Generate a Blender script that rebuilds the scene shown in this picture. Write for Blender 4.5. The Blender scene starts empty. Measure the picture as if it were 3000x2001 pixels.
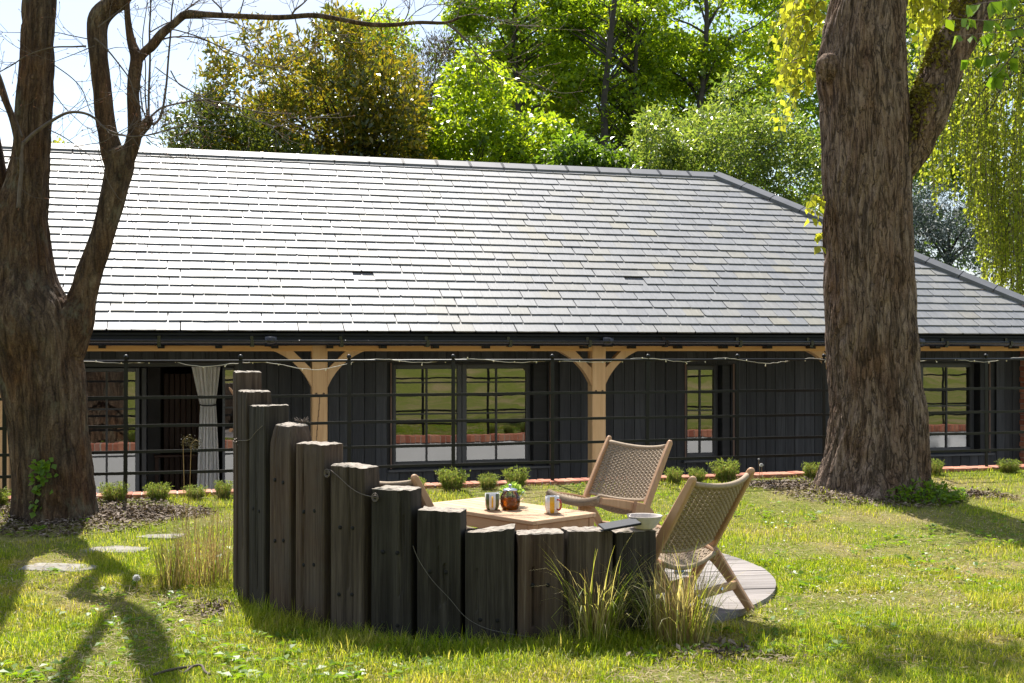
import bpy, bmesh, math, random
import numpy as np
from mathutils import Vector, Matrix, noise as mnoise

scene = bpy.context.scene
C = scene.collection
R = math.radians
random.seed(7)
rng = np.random.default_rng(7)

# ------------------------------------------------------------------ camera
F = 3500.0            # focal length in photograph pixels (photograph 3000 px wide)
EYE = 1.46
HOR = 1025.0
cam_d = bpy.data.cameras.new('camera')
cam = bpy.data.objects.new('camera', cam_d)
C.objects.link(cam)
cam.location = (0, 0, EYE)
cam.rotation_euler = (R(90), 0, 0)
cam_d.sensor_width = 36.0
cam_d.lens = 36.0 * F / 3000.0
cam_d.shift_y = (HOR - 1000.5) / 3000.0
cam_d.clip_end = 2000
cam_d.clip_start = 0.05
scene.camera = cam

# ------------------------------------------------------------------ light
SUN_EL, SUN_AZ = 56.0, -17.0          # azimuth from +Y, positive towards +X
sdir = Vector((math.sin(R(SUN_AZ)) * math.cos(R(SUN_EL)), math.cos(R(SUN_AZ)) * math.cos(R(SUN_EL)), math.sin(R(SUN_EL))))
sl = bpy.data.lights.new('sun', 'SUN')
sl.energy = 4.35
sl.angle = R(0.5)
sl.color = (1.0, 0.95, 0.87)
so = bpy.data.objects.new('sun', sl)
so.rotation_euler = sdir.to_track_quat('Z', 'Y').to_euler()
so.location = (-5, 10, 20)
C.objects.link(so)

world = bpy.data.worlds.new("World")
scene.world = world
world.use_nodes = True
wn, wl = world.node_tree.nodes, world.node_tree.links
for n in list(wn):
    wn.remove(n)
w_out = wn.new('ShaderNodeOutputWorld')
w_bg = wn.new('ShaderNodeBackground')
w_bg.inputs['Strength'].default_value = 0.10
w_sky = wn.new('ShaderNodeTexSky')
w_sky.sky_type = 'NISHITA'
w_sky.sun_disc = False
w_sky.sun_elevation = R(SUN_EL)
w_sky.sun_rotation = R(SUN_AZ)
w_sky.air_density = 1.0
w_sky.dust_density = 0.7
w_sky.ozone_density = 1.0
# thin high cloud veils over the blue
w_tc = wn.new('ShaderNodeTexCoord')
w_map = wn.new('ShaderNodeMapping')
w_map.inputs['Scale'].default_value = (1.0, 1.0, 3.2)
w_no = wn.new('ShaderNodeTexNoise')
w_no.inputs['Scale'].default_value = 3.0
w_no.inputs['Detail'].default_value = 6.0
w_rp = wn.new('ShaderNodeValToRGB')
w_rp.color_ramp.elements[0].position = 0.42
w_rp.color_ramp.elements[1].position = 0.75
w_rp.color_ramp.elements[0].color = (0.25, 0.25, 0.25, 1)
w_rp.color_ramp.elements[1].color = (0.8, 0.8, 0.8, 1)
w_mix = wn.new('ShaderNodeMixRGB')
w_mix.inputs['Color2'].default_value = (4.3, 4.45, 4.9, 1)
wl.new(w_tc.outputs['Generated'], w_map.inputs['Vector'])
wl.new(w_map.outputs['Vector'], w_no.inputs['Vector'])
wl.new(w_no.outputs['Fac'], w_rp.inputs['Fac'])
wl.new(w_rp.outputs['Color'], w_mix.inputs['Fac'])
wl.new(w_sky.outputs['Color'], w_mix.inputs['Color1'])
wl.new(w_mix.outputs['Color'], w_bg.inputs['Color'])
wl.new(w_bg.outputs['Background'], w_out.inputs['Surface'])

scene.view_settings.view_transform = 'Standard'
scene.view_settings.look = 'None'
scene.view_settings.exposure = 1.17
scene.view_settings.gamma = 1.0
scene.view_settings.use_curve_mapping = False
scene.render.engine = 'CYCLES'
scene.cycles.max_bounces = 10
scene.cycles.transparent_max_bounces = 16
scene.cycles.use_denoising = True
scene.cycles.caustics_reflective = False
scene.cycles.caustics_refractive = False

# ------------------------------------------------------------------ helpers
def P(px, py, d):
    """photograph pixel at depth d -> world point"""
    return Vector(((px - 1500.0) / F * d, d, EYE + (HOR - py) / F * d))

TH = math.atan(F / 12348.0)
AX = Vector((math.cos(TH), math.sin(TH), 0))          # along the house, to the right
BX = Vector((-math.sin(TH), math.cos(TH), 0))         # away from the viewer
E0 = Vector((4.10, 14.425, 0))
def H(u, v, w):
    return E0 + AX * u + BX * v + Vector((0, 0, w))
def U(px, v):
    """house u of the photograph column px on the plane v"""
    k = (px - 1500.0) / F
    b = E0 + BX * v
    return (k * b.y - b.x) / (AX.x - k * AX.y)
def W(py, u, v):
    return EYE + (HOR - py) / F * (E0 + AX * u + BX * v).y
def uv_of(x, y):
    dx, dy = x - E0.x, y - E0.y
    return dx * AX.x + dy * AX.y, dx * BX.x + dy * BX.y

def setp(o, label=None, cat=None, group=None, kind=None):
    if label: o['label'] = label
    if cat: o['category'] = cat
    if group: o['group'] = group
    if kind: o['kind'] = kind
    return o

def empty(name, loc=(0, 0, 0), rz=0.0, label=None, cat=None, group=None):
    o = bpy.data.objects.new(name, None)
    o.empty_display_size = 0.1
    o.location = loc
    o.rotation_euler = (0, 0, rz)
    C.objects.link(o)
    return setp(o, label, cat, group)

def link(name, me, mat, parent=None, loc=None, rot=None):
    o = bpy.data.objects.new(name, me)
    if mat is not None:
        ms = mat if isinstance(mat, (list, tuple)) else [mat]
        if len(me.materials) == 0:
            for m in ms: me.materials.append(m)
    if parent is not None: o.parent = parent
    if loc is not None: o.location = loc
    if rot is not None: o.rotation_euler = rot
    C.objects.link(o)
    return o

def copy_tree(o, parent=None):
    c = o.copy()
    C.objects.link(c)
    if parent is not None: c.parent = parent
    for ch in list(o.children):
        copy_tree(ch, c)
    return c

class MB:
    """collects primitives into one mesh"""
    def __init__(s):
        s.v = []; s.f = []; s.sm = []; s.mi = []
    def add(s, vs, fs, smooth=False, mi=0):
        b = len(s.v)
        s.v.extend([tuple(p) for p in vs])
        s.f.extend([tuple(i + b for i in f) for f in fs])
        s.sm.extend([smooth] * len(fs)); s.mi.extend([mi] * len(fs))
    def box(s, lo, hi, M=None, mi=0):
        x0, y0, z0 = lo; x1, y1, z1 = hi
        vs = [Vector(p) for p in ((x0,y0,z0),(x1,y0,z0),(x1,y1,z0),(x0,y1,z0),(x0,y0,z1),(x1,y0,z1),(x1,y1,z1),(x0,y1,z1))]
        if M is not None: vs = [M @ p for p in vs]
        s.add(vs, [(0,3,2,1),(4,5,6,7),(0,1,5,4),(1,2,6,5),(2,3,7,6),(3,0,4,7)], mi=mi)
    def bbox(s, lo, hi, bev=0.004, M=None, mi=0):
        """box with chamfered edges"""
        x0, y0, z0 = lo; x1, y1, z1 = hi
        b = min(bev, (x1-x0)*.45, (y1-y0)*.45, (z1-z0)*.45)
        bm = bmesh.new()
        bmesh.ops.create_cube(bm, size=1.0)
        for v in bm.verts:
            v.co = Vector((x0 if v.co.x < 0 else x1, y0 if v.co.y < 0 else y1, z0 if v.co.z < 0 else z1))
        bmesh.ops.bevel(bm, geom=list(bm.edges), offset=b, segments=1, affect='EDGES')
        bm.verts.index_update()
        vs = [(M @ v.co) if M is not None else v.co.copy() for v in bm.verts]
        fs = [tuple(v.index for v in f.verts) for f in bm.faces]
        bm.free()
        s.add(vs, fs, mi=mi)
    def tube(s, pts, rad, n=8, cap=True, smooth=True, mi=0, flat=None):
        pts = [Vector(p) for p in pts]
        if not hasattr(rad, '__len__'): rad = [rad] * len(pts)
        vs = []; fs = []
        up = None
        for i, p in enumerate(pts):
            t = (pts[min(i+1, len(pts)-1)] - pts[max(i-1, 0)])
            if t.length < 1e-9: t = Vector((0,0,1))
            t.normalize()
            if up is None:
                up = Vector((0,0,1)) if abs(t.z) < .9 else Vector((1,0,0))
            a = t.cross(up)
            if a.length < 1e-6: a = t.orthogonal()
            a.normalize(); b = a.cross(t).normalized(); up = b
            for k in range(n):
                an = 2*math.pi*k/n
                vs.append(p + (a*math.cos(an) + b*math.sin(an)) * rad[i])
        for i in range(len(pts)-1):
            for k in range(n):
                k2 = (k+1) % n
                fs.append((i*n+k, i*n+k2, (i+1)*n+k2, (i+1)*n+k))
        if cap:
            fs.append(tuple(range(n-1, -1, -1)))
            fs.append(tuple((len(pts)-1)*n + k for k in range(n)))
        s.add(vs, fs, smooth, mi)
    def lathe(s, prof, n=32, M=None, mi=0, smooth=True, caps=(True, True)):
        vs = []; fs = []
        for r, z in prof:
            for k in range(n):
                an = 2*math.pi*k/n
                p = Vector((r*math.cos(an), r*math.sin(an), z))
                vs.append(M @ p if M is not None else p)
        for i in range(len(prof)-1):
            for k in range(n):
                k2 = (k+1) % n
                fs.append((i*n+k, i*n+k2, (i+1)*n+k2, (i+1)*n+k))
        if caps[0]: fs.append(tuple(range(n-1, -1, -1)))
        if caps[1]: fs.append(tuple((len(prof)-1)*n+k for k in range(n)))
        s.add(vs, fs, smooth, mi)
    def mesh(s, name):
        me = bpy.data.meshes.new(name)
        me.from_pydata(s.v, [], s.f)
        me.polygons.foreach_set('use_smooth', s.sm)
        me.polygons.foreach_set('material_index', s.mi)
        me.update()
        return me
    def build(s, name, mat, parent=None, loc=None, rot=None):
        return link(name, s.mesh(name), mat, parent, loc, rot)

def np_mesh(name, verts, polys, smooth=False):
    """verts (N,3); polys: list of (M,k) int arrays"""
    me = bpy.data.meshes.new(name)
    verts = np.ascontiguousarray(verts, dtype=np.float32)
    me.vertices.add(len(verts))
    me.vertices.foreach_set('co', verts.ravel())
    tot = np.concatenate([np.full(len(p), p.shape[1], np.int32) for p in polys])
    idx = np.concatenate([p.astype(np.int32).ravel() for p in polys])
    st = np.concatenate([[0], np.cumsum(tot)[:-1]]).astype(np.int32)
    me.loops.add(len(idx))
    me.loops.foreach_set('vertex_index', idx)
    me.polygons.add(len(tot))
    me.polygons.foreach_set('loop_start', st)
    me.polygons.foreach_set('loop_total', tot)
    if smooth:
        me.polygons.foreach_set('use_smooth', np.ones(len(tot), bool))
    me.update(calc_edges=True)
    return me

def nrm(a):
    return a / np.maximum(np.linalg.norm(a, axis=-1, keepdims=True), 1e-9)

def vnoise(x, y, seed=0):
    """smooth 2D value noise 0..1"""
    xi = np.floor(x).astype(np.int64); yi = np.floor(y).astype(np.int64)
    xf = x - xi; yf = y - yi
    def h(a, b):
        n = (a * 374761393 + b * 668265263 + seed * 1442695041) & 0x7fffffff
        n = ((n ^ (n >> 13)) * 1274126177) & 0x7fffffff
        return ((n ^ (n >> 16)) & 0xffff) / 65535.0
    sx = xf*xf*(3-2*xf); sy = yf*yf*(3-2*yf)
    return (h(xi,yi)*(1-sx)+h(xi+1,yi)*sx)*(1-sy) + (h(xi,yi+1)*(1-sx)+h(xi+1,yi+1)*sx)*sy
def fbm(x, y, seed=0, o=3):
    t = 0; a = .5; s = 0
    for i in range(o):
        t = t + a*vnoise(x*2**i, y*2**i, seed+i*17); s += a; a *= .5
    return t / s

def catmull(pts, n=6):
    """pts: list of tuples of equal length -> denser list"""
    A = np.array(pts, float)
    out = []
    for i in range(len(A)-1):
        p0 = A[max(i-1,0)]; p1 = A[i]; p2 = A[i+1]; p3 = A[min(i+2,len(A)-1)]
        for k in range(n):
            t = k/n
            out.append(.5*((2*p1)+(-p0+p2)*t+(2*p0-5*p1+4*p2-p3)*t*t+(-p0+3*p1-3*p2+p3)*t**3))
    out.append(A[-1])
    return np.array(out)

# ------------------------------------------------------------------ materials
class NT:
    def __init__(s, name):
        s.m = bpy.data.materials.new(name)
        s.m.use_nodes = True
        s.n = s.m.node_tree.nodes; s.l = s.m.node_tree.links
        for x in list(s.n): s.n.remove(x)
        s.out = s.n.new('ShaderNodeOutputMaterial')
    def node(s, t, **kw):
        x = s.n.new(t)
        for k, v in kw.items():
            if k in x.inputs.keys(): x.inputs[k].default_value = v
            else: setattr(x, k, v)
        return x
    def con(s, a, b): s.l.new(a, b)
    def bsdf(s, **kw):
        b = s.node('ShaderNodeBsdfPrincipled')
        for k, v in kw.items():
            k = k.replace('_', ' ')
            b.inputs[k].default_value = (*v, 1) if isinstance(v, tuple) and len(v) == 3 else v
        return b
    def coords(s, kind='Object', scale=(1,1,1), rnd=True):
        tc = s.node('ShaderNodeTexCoord')
        mp = s.node('ShaderNodeMapping')
        mp.inputs['Scale'].default_value = scale
        s.con(tc.outputs[kind], mp.inputs['Vector'])
        if rnd:
            oi = s.node('ShaderNodeObjectInfo')
            mu = s.node('ShaderNodeMath', operation='MULTIPLY'); mu.inputs[1].default_value = 37.0
            s.con(oi.outputs['Random'], mu.inputs[0])
            cx = s.node('ShaderNodeCombineXYZ')
            for i in range(3): s.con(mu.outputs[0], cx.inputs[i])
            s.con(cx.outputs[0], mp.inputs['Location'])
        return mp.outputs['Vector']
    def noise(s, vec, scale, detail=4, rough=.55, dist=0.0):
        n = s.node('ShaderNodeTexNoise')
        n.inputs['Scale'].default_value = scale
        n.inputs['Detail'].default_value = detail
        n.inputs['Roughness'].default_value = rough
        n.inputs['Distortion'].default_value = dist
        if vec is not None: s.con(vec, n.inputs['Vector'])
        return n.outputs['Fac']
    def ramp(s, fac, stops):
        r = s.node('ShaderNodeValToRGB')
        e = r.color_ramp.elements
        while len(e) > 1: e.remove(e[-1])
        e[0].position = stops[0][0]; e[0].color = (*stops[0][1], 1)
        for p, c in stops[1:]:
            x = e.new(p); x.color = (*c, 1)
        s.con(fac, r.inputs['Fac'])
        return r.outputs['Color']
    def mix(s, fac, a, b, mode='MIX'):
        m = s.node('ShaderNodeMixRGB', blend_type=mode)
        for inp, v in (('Fac', fac), ('Color1', a), ('Color2', b)):
            if isinstance(v, (int, float)): m.inputs[inp].default_value = v
            elif isinstance(v, tuple): m.inputs[inp].default_value = (*v, 1)
            else: s.con(v, m.inputs[inp])
        return m.outputs['Color']
    def math(s, op, a, b=0.0):
        m = s.node('ShaderNodeMath', operation=op)
        for i, v in enumerate((a, b)):
            if isinstance(v, (int, float)): m.inputs[i].default_value = v
            else: s.con(v, m.inputs[i])
        return m.outputs[0]
    def bump(s, h, strength=.3, dist=.01):
        b = s.node('ShaderNodeBump')
        b.inputs['Strength'].default_value = strength
        b.inputs['Distance'].default_value = dist
        s.con(h, b.inputs['Height'])
        return b.outputs['Normal']
    def rnd(s):
        """0..1 per object and per island"""
        oi = s.node('ShaderNodeObjectInfo')
        g = s.node('ShaderNodeNewGeometry')
        return s.math('FRACT', s.math('ADD', oi.outputs['Random'], g.outputs['Random Per Island']))
    def fin(s, shader):
        s.con(shader, s.out.inputs['Surface'])
        return s.m

def plain(name, col, rough=.6, metal=0.0, spec=.5, var=.12, vscale=8, bump=0.0, bscale=60):
    t = NT(name)
    b = t.bsdf(Roughness=rough, Metallic=metal)
    b.inputs['Specular IOR Level'].default_value = spec
    v = t.coords('Object')
    n = t.noise(v, vscale)
    lo = tuple(c*(1-var) for c in col); hi = tuple(min(1, c*(1+var)) for c in col)
    t.con(t.ramp(n, [(.3, lo), (.7, hi)]), b.inputs['Base Color'])
    if bump:
        t.con(t.bump(t.noise(v, bscale, 3), bump, .005), b.inputs['Normal'])
    return t.fin(b.outputs[0])

def wood(name, stops, axis='X', rough=.6, gscale=14, stretch=.06, bump=.25, objvar=.25, blotch=None, spec=.3):
    """wood grain running along an object axis"""
    t = NT(name)
    b = t.bsdf(Roughness=rough)
    b.inputs['Specular IOR Level'].default_value = spec
    sc = {'X': (stretch,1,1), 'Y': (1,stretch,1), 'Z': (1,1,stretch)}[axis]
    v = t.coords('Object', sc)
    g = t.noise(v, gscale, 6, .62, .8)
    fine = t.noise(v, gscale*7, 3, .6)
    h = t.math('ADD', t.math('MULTIPLY', g, .7), t.math('MULTIPLY', fine, .3))
    col = t.ramp(h, stops)
    r = t.rnd()
    br = t.math('ADD', t.math('MULTIPLY', r, objvar), 1 - objvar/2)
    cmb = t.node('ShaderNodeCombineXYZ')
    for i in range(3): t.con(br, cmb.inputs[i])
    col = t.mix(1.0, col, cmb.outputs[0], 'MULTIPLY')
    if blotch:
        v2 = t.coords('Object', (1,1,1))
        bn = t.ramp(t.noise(v2, blotch[1], 5, .6), [(.42, (0,0,0)), (.68, (1,1,1))])
        col = t.mix(t.math('MULTIPLY', bn, blotch[2]), col, blotch[0])
    t.con(col, b.inputs['Base Color'])
    t.con(t.bump(h, bump, .008), b.inputs['Normal'])
    return t.fin(b.outputs[0])

def leaf(name, cols, trans=.45, rough=.45, tcol=None, spec=.4):
    """thin leaf: reflects and lets light through; colour varies leaf by leaf"""
    t = NT(name)
    g = t.node('ShaderNodeNewGeometry')
    n = len(cols)
    col = t.ramp(g.outputs['Random Per Island'], [(i/max(1, n-1), c) for i, c in enumerate(cols)])
    b = t.bsdf(Roughness=rough)
    b.inputs['Specular IOR Level'].default_value = spec
    t.con(col, b.inputs['Base Color'])
    tr = t.node('ShaderNodeBsdfTranslucent')
    tc = t.mix(1.0, col, tcol or (1.6, 1.5, .8), 'MULTIPLY')
    t.con(tc, tr.inputs['Color'])
    mx = t.node('ShaderNodeMixShader')
    mx.inputs[0].default_value = trans
    t.con(b.outputs[0], mx.inputs[1]); t.con(tr.outputs[0], mx.inputs[2])
    return t.fin(mx.outputs[0])

M = {}
# slate: dark grey sheets with a faint riven streak and a little lichen
t = NT('slate')
b = t.bsdf(Roughness=.42)
b.inputs['Specular IOR Level'].default_value = .58
r = t.rnd()
col = t.ramp(r, [(0, (.165,.17,.18)), (.35, (.185,.19,.198)), (.7, (.20,.202,.205)), (.93, (.21,.206,.19)), (1, (.225,.212,.175))])
v = t.coords('Object', (1,1,1), rnd=False)
st = t.noise(t.coords('Object', (9,1.0,1.0)), 5, 5, .6)
col = t.mix(1.0, col, t.ramp(st, [(.25, (.75,.75,.75)), (.75, (1.2,1.2,1.2))]), 'MULTIPLY')
li = t.ramp(t.noise(v, 1.3, 6, .65), [(.52, (0,0,0)), (.75, (1,1,1))])
col = t.mix(t.math('MULTIPLY', li, .35), col, (.27,.24,.15))
t.con(col, b.inputs['Base Color'])
rr = t.math('ADD', t.math('MULTIPLY', st, .16), t.math('ADD', t.math('MULTIPLY', r, .08), .47))
t.con(rr, b.inputs['Roughness'])
t.con(t.bump(st, .25, .006), b.inputs['Normal'])
M['slate'] = t.fin(b.outputs[0])
M['ridge'] = plain('ridge_clay', (.115,.118,.128), .55, spec=.5, var=.15, vscale=5)
M['black_metal'] = plain('black_metal', (.012,.013,.014), .38, 0, .5, .3)
M['rail_metal'] = plain('rail_paint', (.007,.007,.0065), .45, 0, .35, .35, 20)
M['gutter'] = plain('black_gutter', (.008,.008,.009), .22, 0, .6, .2)
M['black_board'] = wood('black_board', [(.3,(.014,.015,.017)),(.5,(.034,.036,.039)),(.75,(.062,.064,.067))], 'Z', .62, 16, .05, .3, .8)
M['fascia'] = wood('black_fascia', [(.3,(.008,.009,.010)),(.7,(.018,.019,.021))], 'X', .5, 12, .05, .2, .2)
M['oak'] = wood('oak_post', [(.2,(.36,.20,.085)),(.5,(.55,.35,.17)),(.8,(.66,.45,.25))], 'Z', .62, 9, .05, .2, .15)
M['oak_x'] = wood('oak_beam', [(.2,(.42,.22,.075)),(.5,(.58,.34,.13)),(.8,(.68,.44,.2))], 'X', .62, 9, .05, .2, .15)
M['oak_dark'] = plain('oak_peg', (.10,.055,.025), .7)
M['frame'] = plain('window_frame', (.045,.048,.053), .45, var=.08)
M['bar'] = plain('glazing_bar', (.018,.019,.021), .45, var=.08)
M['render_white'] = plain('white_render', (.78,.78,.77), .8, var=.05, vscale=2, bump=.1)
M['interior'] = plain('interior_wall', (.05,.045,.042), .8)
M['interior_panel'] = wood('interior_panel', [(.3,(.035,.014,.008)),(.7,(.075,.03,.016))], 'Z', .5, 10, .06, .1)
M['trim'] = plain('brown_trim', (.14,.085,.06), .7)
M['brick'] = NT('brick')
t = M['brick']; b = t.bsdf(Roughness=.85)
v = t.coords('Object'); r = t.rnd()
col = t.ramp(r, [(0,(.30,.10,.06)),(.4,(.42,.16,.095)),(.75,(.47,.21,.13)),(1,(.36,.17,.13))])
col = t.mix(.6, col, t.ramp(t.noise(v, 30, 5), [(.3,(.75,.7,.65)),(.7,(1.3,1.25,1.2))]), 'MULTIPLY')
t.con(col, b.inputs['Base Color']); t.con(t.bump(t.noise(v, 60, 4), .4, .004), b.inputs['Normal'])
M['brick'] = t.fin(b.outputs[0])
M['mortar'] = plain('mortar', (.42,.36,.3), .9, var=.15, vscale=30, bump=.3)
M['paving'] = plain('paving', (.28,.27,.25), .85, var=.2, vscale=2, bump=.2)

t = NT('glass_pane')      # dark interior seen through, garden mirrored on the surface
lw = t.node('ShaderNodeFresnel'); lw.inputs['IOR'].default_value = 2.7
gl = t.node('ShaderNodeBsdfGlossy'); gl.inputs['Roughness'].default_value = .004; gl.inputs['Color'].default_value = (.95,.97,1,1)
tp = t.node('ShaderNodeBsdfTransparent'); tp.inputs['Color'].default_value = (.5,.52,.52,1)
nv = t.coords('Object', rnd=True)
bn = t.bump(t.noise(nv, 2.2, 2), .05, .02)
t.con(bn, gl.inputs['Normal'])
mx = t.node('ShaderNodeMixShader')
t.con(lw.outputs[0], mx.inputs[0]); t.con(tp.outputs[0], mx.inputs[1]); t.con(gl.outputs[0], mx.inputs[2])
M['pane'] = t.fin(mx.outputs[0])

M['curtain'] = plain('curtain_linen', (.62,.60,.57), .85, var=.06, vscale=20)

# sleepers
def sleeper_mat(name, stops, blot):
    return wood(name, stops, 'Z', .8, 22, .035, .6, .5, blot, .2)
M['sleeper'] = sleeper_mat('sleeper_wood', [(.30,(.014,.010,.007)),(.45,(.048,.035,.026)),(.58,(.098,.075,.057)),(.74,(.19,.158,.125))], ((.075,.058,.042), 3.0, .35))
M['sleeper_brown'] = sleeper_mat('sleeper_brown', [(.30,(.018,.010,.007)),(.45,(.052,.031,.021)),(.58,(.095,.064,.046)),(.74,(.18,.145,.112))], ((.085,.08,.072), 2.0, .5))
M['sleeper_black'] = sleeper_mat('sleeper_black', [(.30,(.009,.007,.006)),(.46,(.028,.023,.019)),(.6,(.062,.053,.044)),(.76,(.13,.115,.098))], ((.05,.046,.036), 2.5, .4))
t = NT('sleeper_end')
b = t.bsdf(Roughness=.85)
v = t.coords('Object', (1,3,1))
n = t.noise(v, 28, 6, .65)
n2 = t.noise(t.coords('Object', (1,1,1)), 6, 4)
col = t.ramp(n, [(.28,(.10,.08,.065)),(.5,(.32,.27,.22)),(.75,(.50,.44,.36))])
col = t.mix(t.ramp(n2, [(.5,(0,0,0)),(.7,(.5,.5,.5))]), col, (.13,.12,.08))
t.con(col, b.inputs['Base Color']); t.con(t.bump(n, .7, .01), b.inputs['Normal'])
M['sleeper_end'] = t.fin(b.outputs[0])
M['hole'] = plain('bolt_hole', (.006,.005,.004), .9)
M['wire'] = plain('wire', (.16,.13,.11), .5, .6)
M['teak'] = wood('teak', [(.2,(.33,.17,.085)),(.5,(.47,.27,.14)),(.8,(.56,.36,.21))], 'X', .5, 12, .06, .15, .22)
M['teak_chair'] = wood('teak_chair', [(.2,(.30,.165,.085)),(.5,(.44,.26,.145)),(.8,(.54,.345,.21))], 'Z', .5, 12, .07, .15, .12)
M['teak_top'] = wood('teak_top', [(.2,(.42,.25,.14)),(.5,(.56,.37,.22)),(.8,(.64,.46,.30))], 'X', .45, 12, .05, .12, .25)
M['rope'] = plain('paper_rope', (.33,.25,.17), .8, var=.22, vscale=90)
M['deck'] = wood('deck_board', [(.3,(.11,.095,.085)),(.48,(.225,.20,.185)),(.7,(.33,.30,.28))], 'X', .8, 16, .05, .35, .35)
M['ceramic_white'] = plain('glazed_white', (.78,.75,.70), .15, var=.03)
M['ceramic_green'] = plain('glazed_green', (.10,.11,.035), .15, var=.1)
M['ceramic_yellow'] = plain('glazed_yellow', (.72,.40,.03), .15, var=.06)
M['ceramic_red'] = plain('glazed_red', (.42,.05,.04), .15, var=.1)
M['cork'] = plain('cork', (.28,.16,.08), .9)
M['bowl'] = plain('rope_bowl', (.55,.49,.44), .85, var=.1, vscale=40, bump=.3)
M['tablet'] = plain('tablet_black', (.006,.007,.012), .5, 0, .25)
M['steel'] = plain('steel', (.55,.57,.62), .2, 1.0)
t = NT('tea_glass')
gl = t.node('ShaderNodeBsdfGlossy'); gl.inputs['Roughness'].default_value = .02
tp = t.node('ShaderNodeBsdfTransparent'); tp.inputs['Color'].default_value = (.9,.9,.88,1)
fr = t.node('ShaderNodeFresnel'); fr.inputs['IOR'].default_value = 1.5
mx = t.node('ShaderNodeMixShader')
t.con(fr.outputs[0], mx.inputs[0]); t.con(tp.outputs[0], mx.inputs[1]); t.con(gl.outputs[0], mx.inputs[2])
M['tea_glass'] = t.fin(mx.outputs[0])
t = NT('tea')
gl = t.node('ShaderNodeBsdfGlossy'); gl.inputs['Roughness'].default_value = .03
tp = t.node('ShaderNodeBsdfTransparent'); tp.inputs['Color'].default_value = (.93,.52,.13,1)
tl = t.node('ShaderNodeBsdfTranslucent'); tl.inputs['Color'].default_value = (.95,.42,.05,1)
m1 = t.node('ShaderNodeMixShader'); m1.inputs[0].default_value = .45
fr = t.node('ShaderNodeFresnel'); fr.inputs['IOR'].default_value = 1.33
mx = t.node('ShaderNodeMixShader')
t.con(tp.outputs[0], m1.inputs[1]); t.con(tl.outputs[0], m1.inputs[2])
t.con(fr.outputs[0], mx.inputs[0]); t.con(m1.outputs[0], mx.inputs[1]); t.con(gl.outputs[0], mx.inputs[2])
M['tea'] = t.fin(mx.outputs[0])

def bark_mat(name, stops, blot, sc=(1,1,.16), s1=16, moss=None, fis=(.8, 11.0, .12)):
    t = NT(name)
    b = t.bsdf(Roughness=.9)
    b.inputs['Specular IOR Level'].default_value = .2
    v = t.coords('Object', sc, rnd=False)
    n = t.noise(v, s1, 7, .68, .6)
    v2 = t.coords('Object', (1,1,.5), rnd=False)
    n2 = t.noise(v2, 3.2, 5, .6)
    f = t.noise(t.coords('Object', rnd=False), 70, 4, .6)
    h = t.math('ADD', t.math('MULTIPLY', n, .75), t.math('MULTIPLY', f, .25))
    col = t.ramp(h, stops)
    # cracks between the bark plates
    fw = t.noise(t.coords('Object', (1,1,.35), rnd=False), 5, 3)
    fc = t.coords('Object', (1,1,fis[2]), rnd=False)
    fv = t.node('ShaderNodeVectorMath', operation='ADD')
    fx = t.node('ShaderNodeCombineXYZ')
    t.con(t.math('MULTIPLY', fw, .22), fx.inputs[0]); t.con(t.math('MULTIPLY', fw, .22), fx.inputs[1])
    t.con(fc, fv.inputs[0]); t.con(fx.outputs[0], fv.inputs[1])
    fn = t.noise(fv.outputs[0], fis[1], 2, .5)
    fr = t.math('ABSOLUTE', t.math('SUBTRACT', fn, .5))
    fr2 = t.math('ABSOLUTE', t.math('SUBTRACT', t.noise(fv.outputs[0], fis[1]*2.1, 2, .5), .5))
    fl = t.math('MULTIPLY', t.ramp(fr, [(.0,(0,0,0)),(.035,(1,1,1))]), t.ramp(fr2, [(.0,(.25,.25,.25)),(.03,(1,1,1))]))
    col = t.mix(t.math('MULTIPLY', t.math('SUBTRACT', 1.0, fl), fis[0]), col, (.018,.013,.010))
    h = t.math('ADD', h, t.math('MULTIPLY', fl, .5*fis[0]))
    col = t.mix(t.ramp(n2, [(.45,(0,0,0)),(.68,(.75,.75,.75))]), col, blot, 'MULTIPLY')
    if moss:
        n3 = t.ramp(t.noise(t.coords('Object', (1,1,.7), rnd=False), 5, 6, .7), [(.55,(0,0,0)),(.72,(.8,.8,.8))])
        col = t.mix(n3, col, moss)
    t.con(col, b.inputs['Base Color'])
    t.con(t.bump(h, .9, .03), b.inputs['Normal'])
    return t.fin(b.outputs[0])
M['bark_right'] = bark_mat('bark_furrowed', [(.32,(.03,.02,.014)),(.45,(.14,.095,.068)),(.55,(.25,.18,.135)),(.72,(.40,.31,.245))], (.72,.54,.41), (1,1,.10), 24)
M['bark_left'] = bark_mat('bark_smooth', [(.32,(.012,.008,.006)),(.46,(.065,.043,.028)),(.56,(.125,.086,.055)),(.72,(.25,.195,.14))], (.9,.55,.28), (1,1,.16), 17, (.15,.14,.095), (.5, 9.0, .16))
M['bark_twig'] = plain('bark_twig', (.10,.075,.058), .85, var=.35, vscale=20)
M['bark_dark'] = plain('bark_dark', (.045,.038,.03), .9, var=.4, vscale=6)
M['moss'] = plain('moss', (.20,.17,.02), .95, var=.5, vscale=25, bump=.6, bscale=90)
M['bud'] = plain('bud', (.22,.09,.05), .7)

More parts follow.
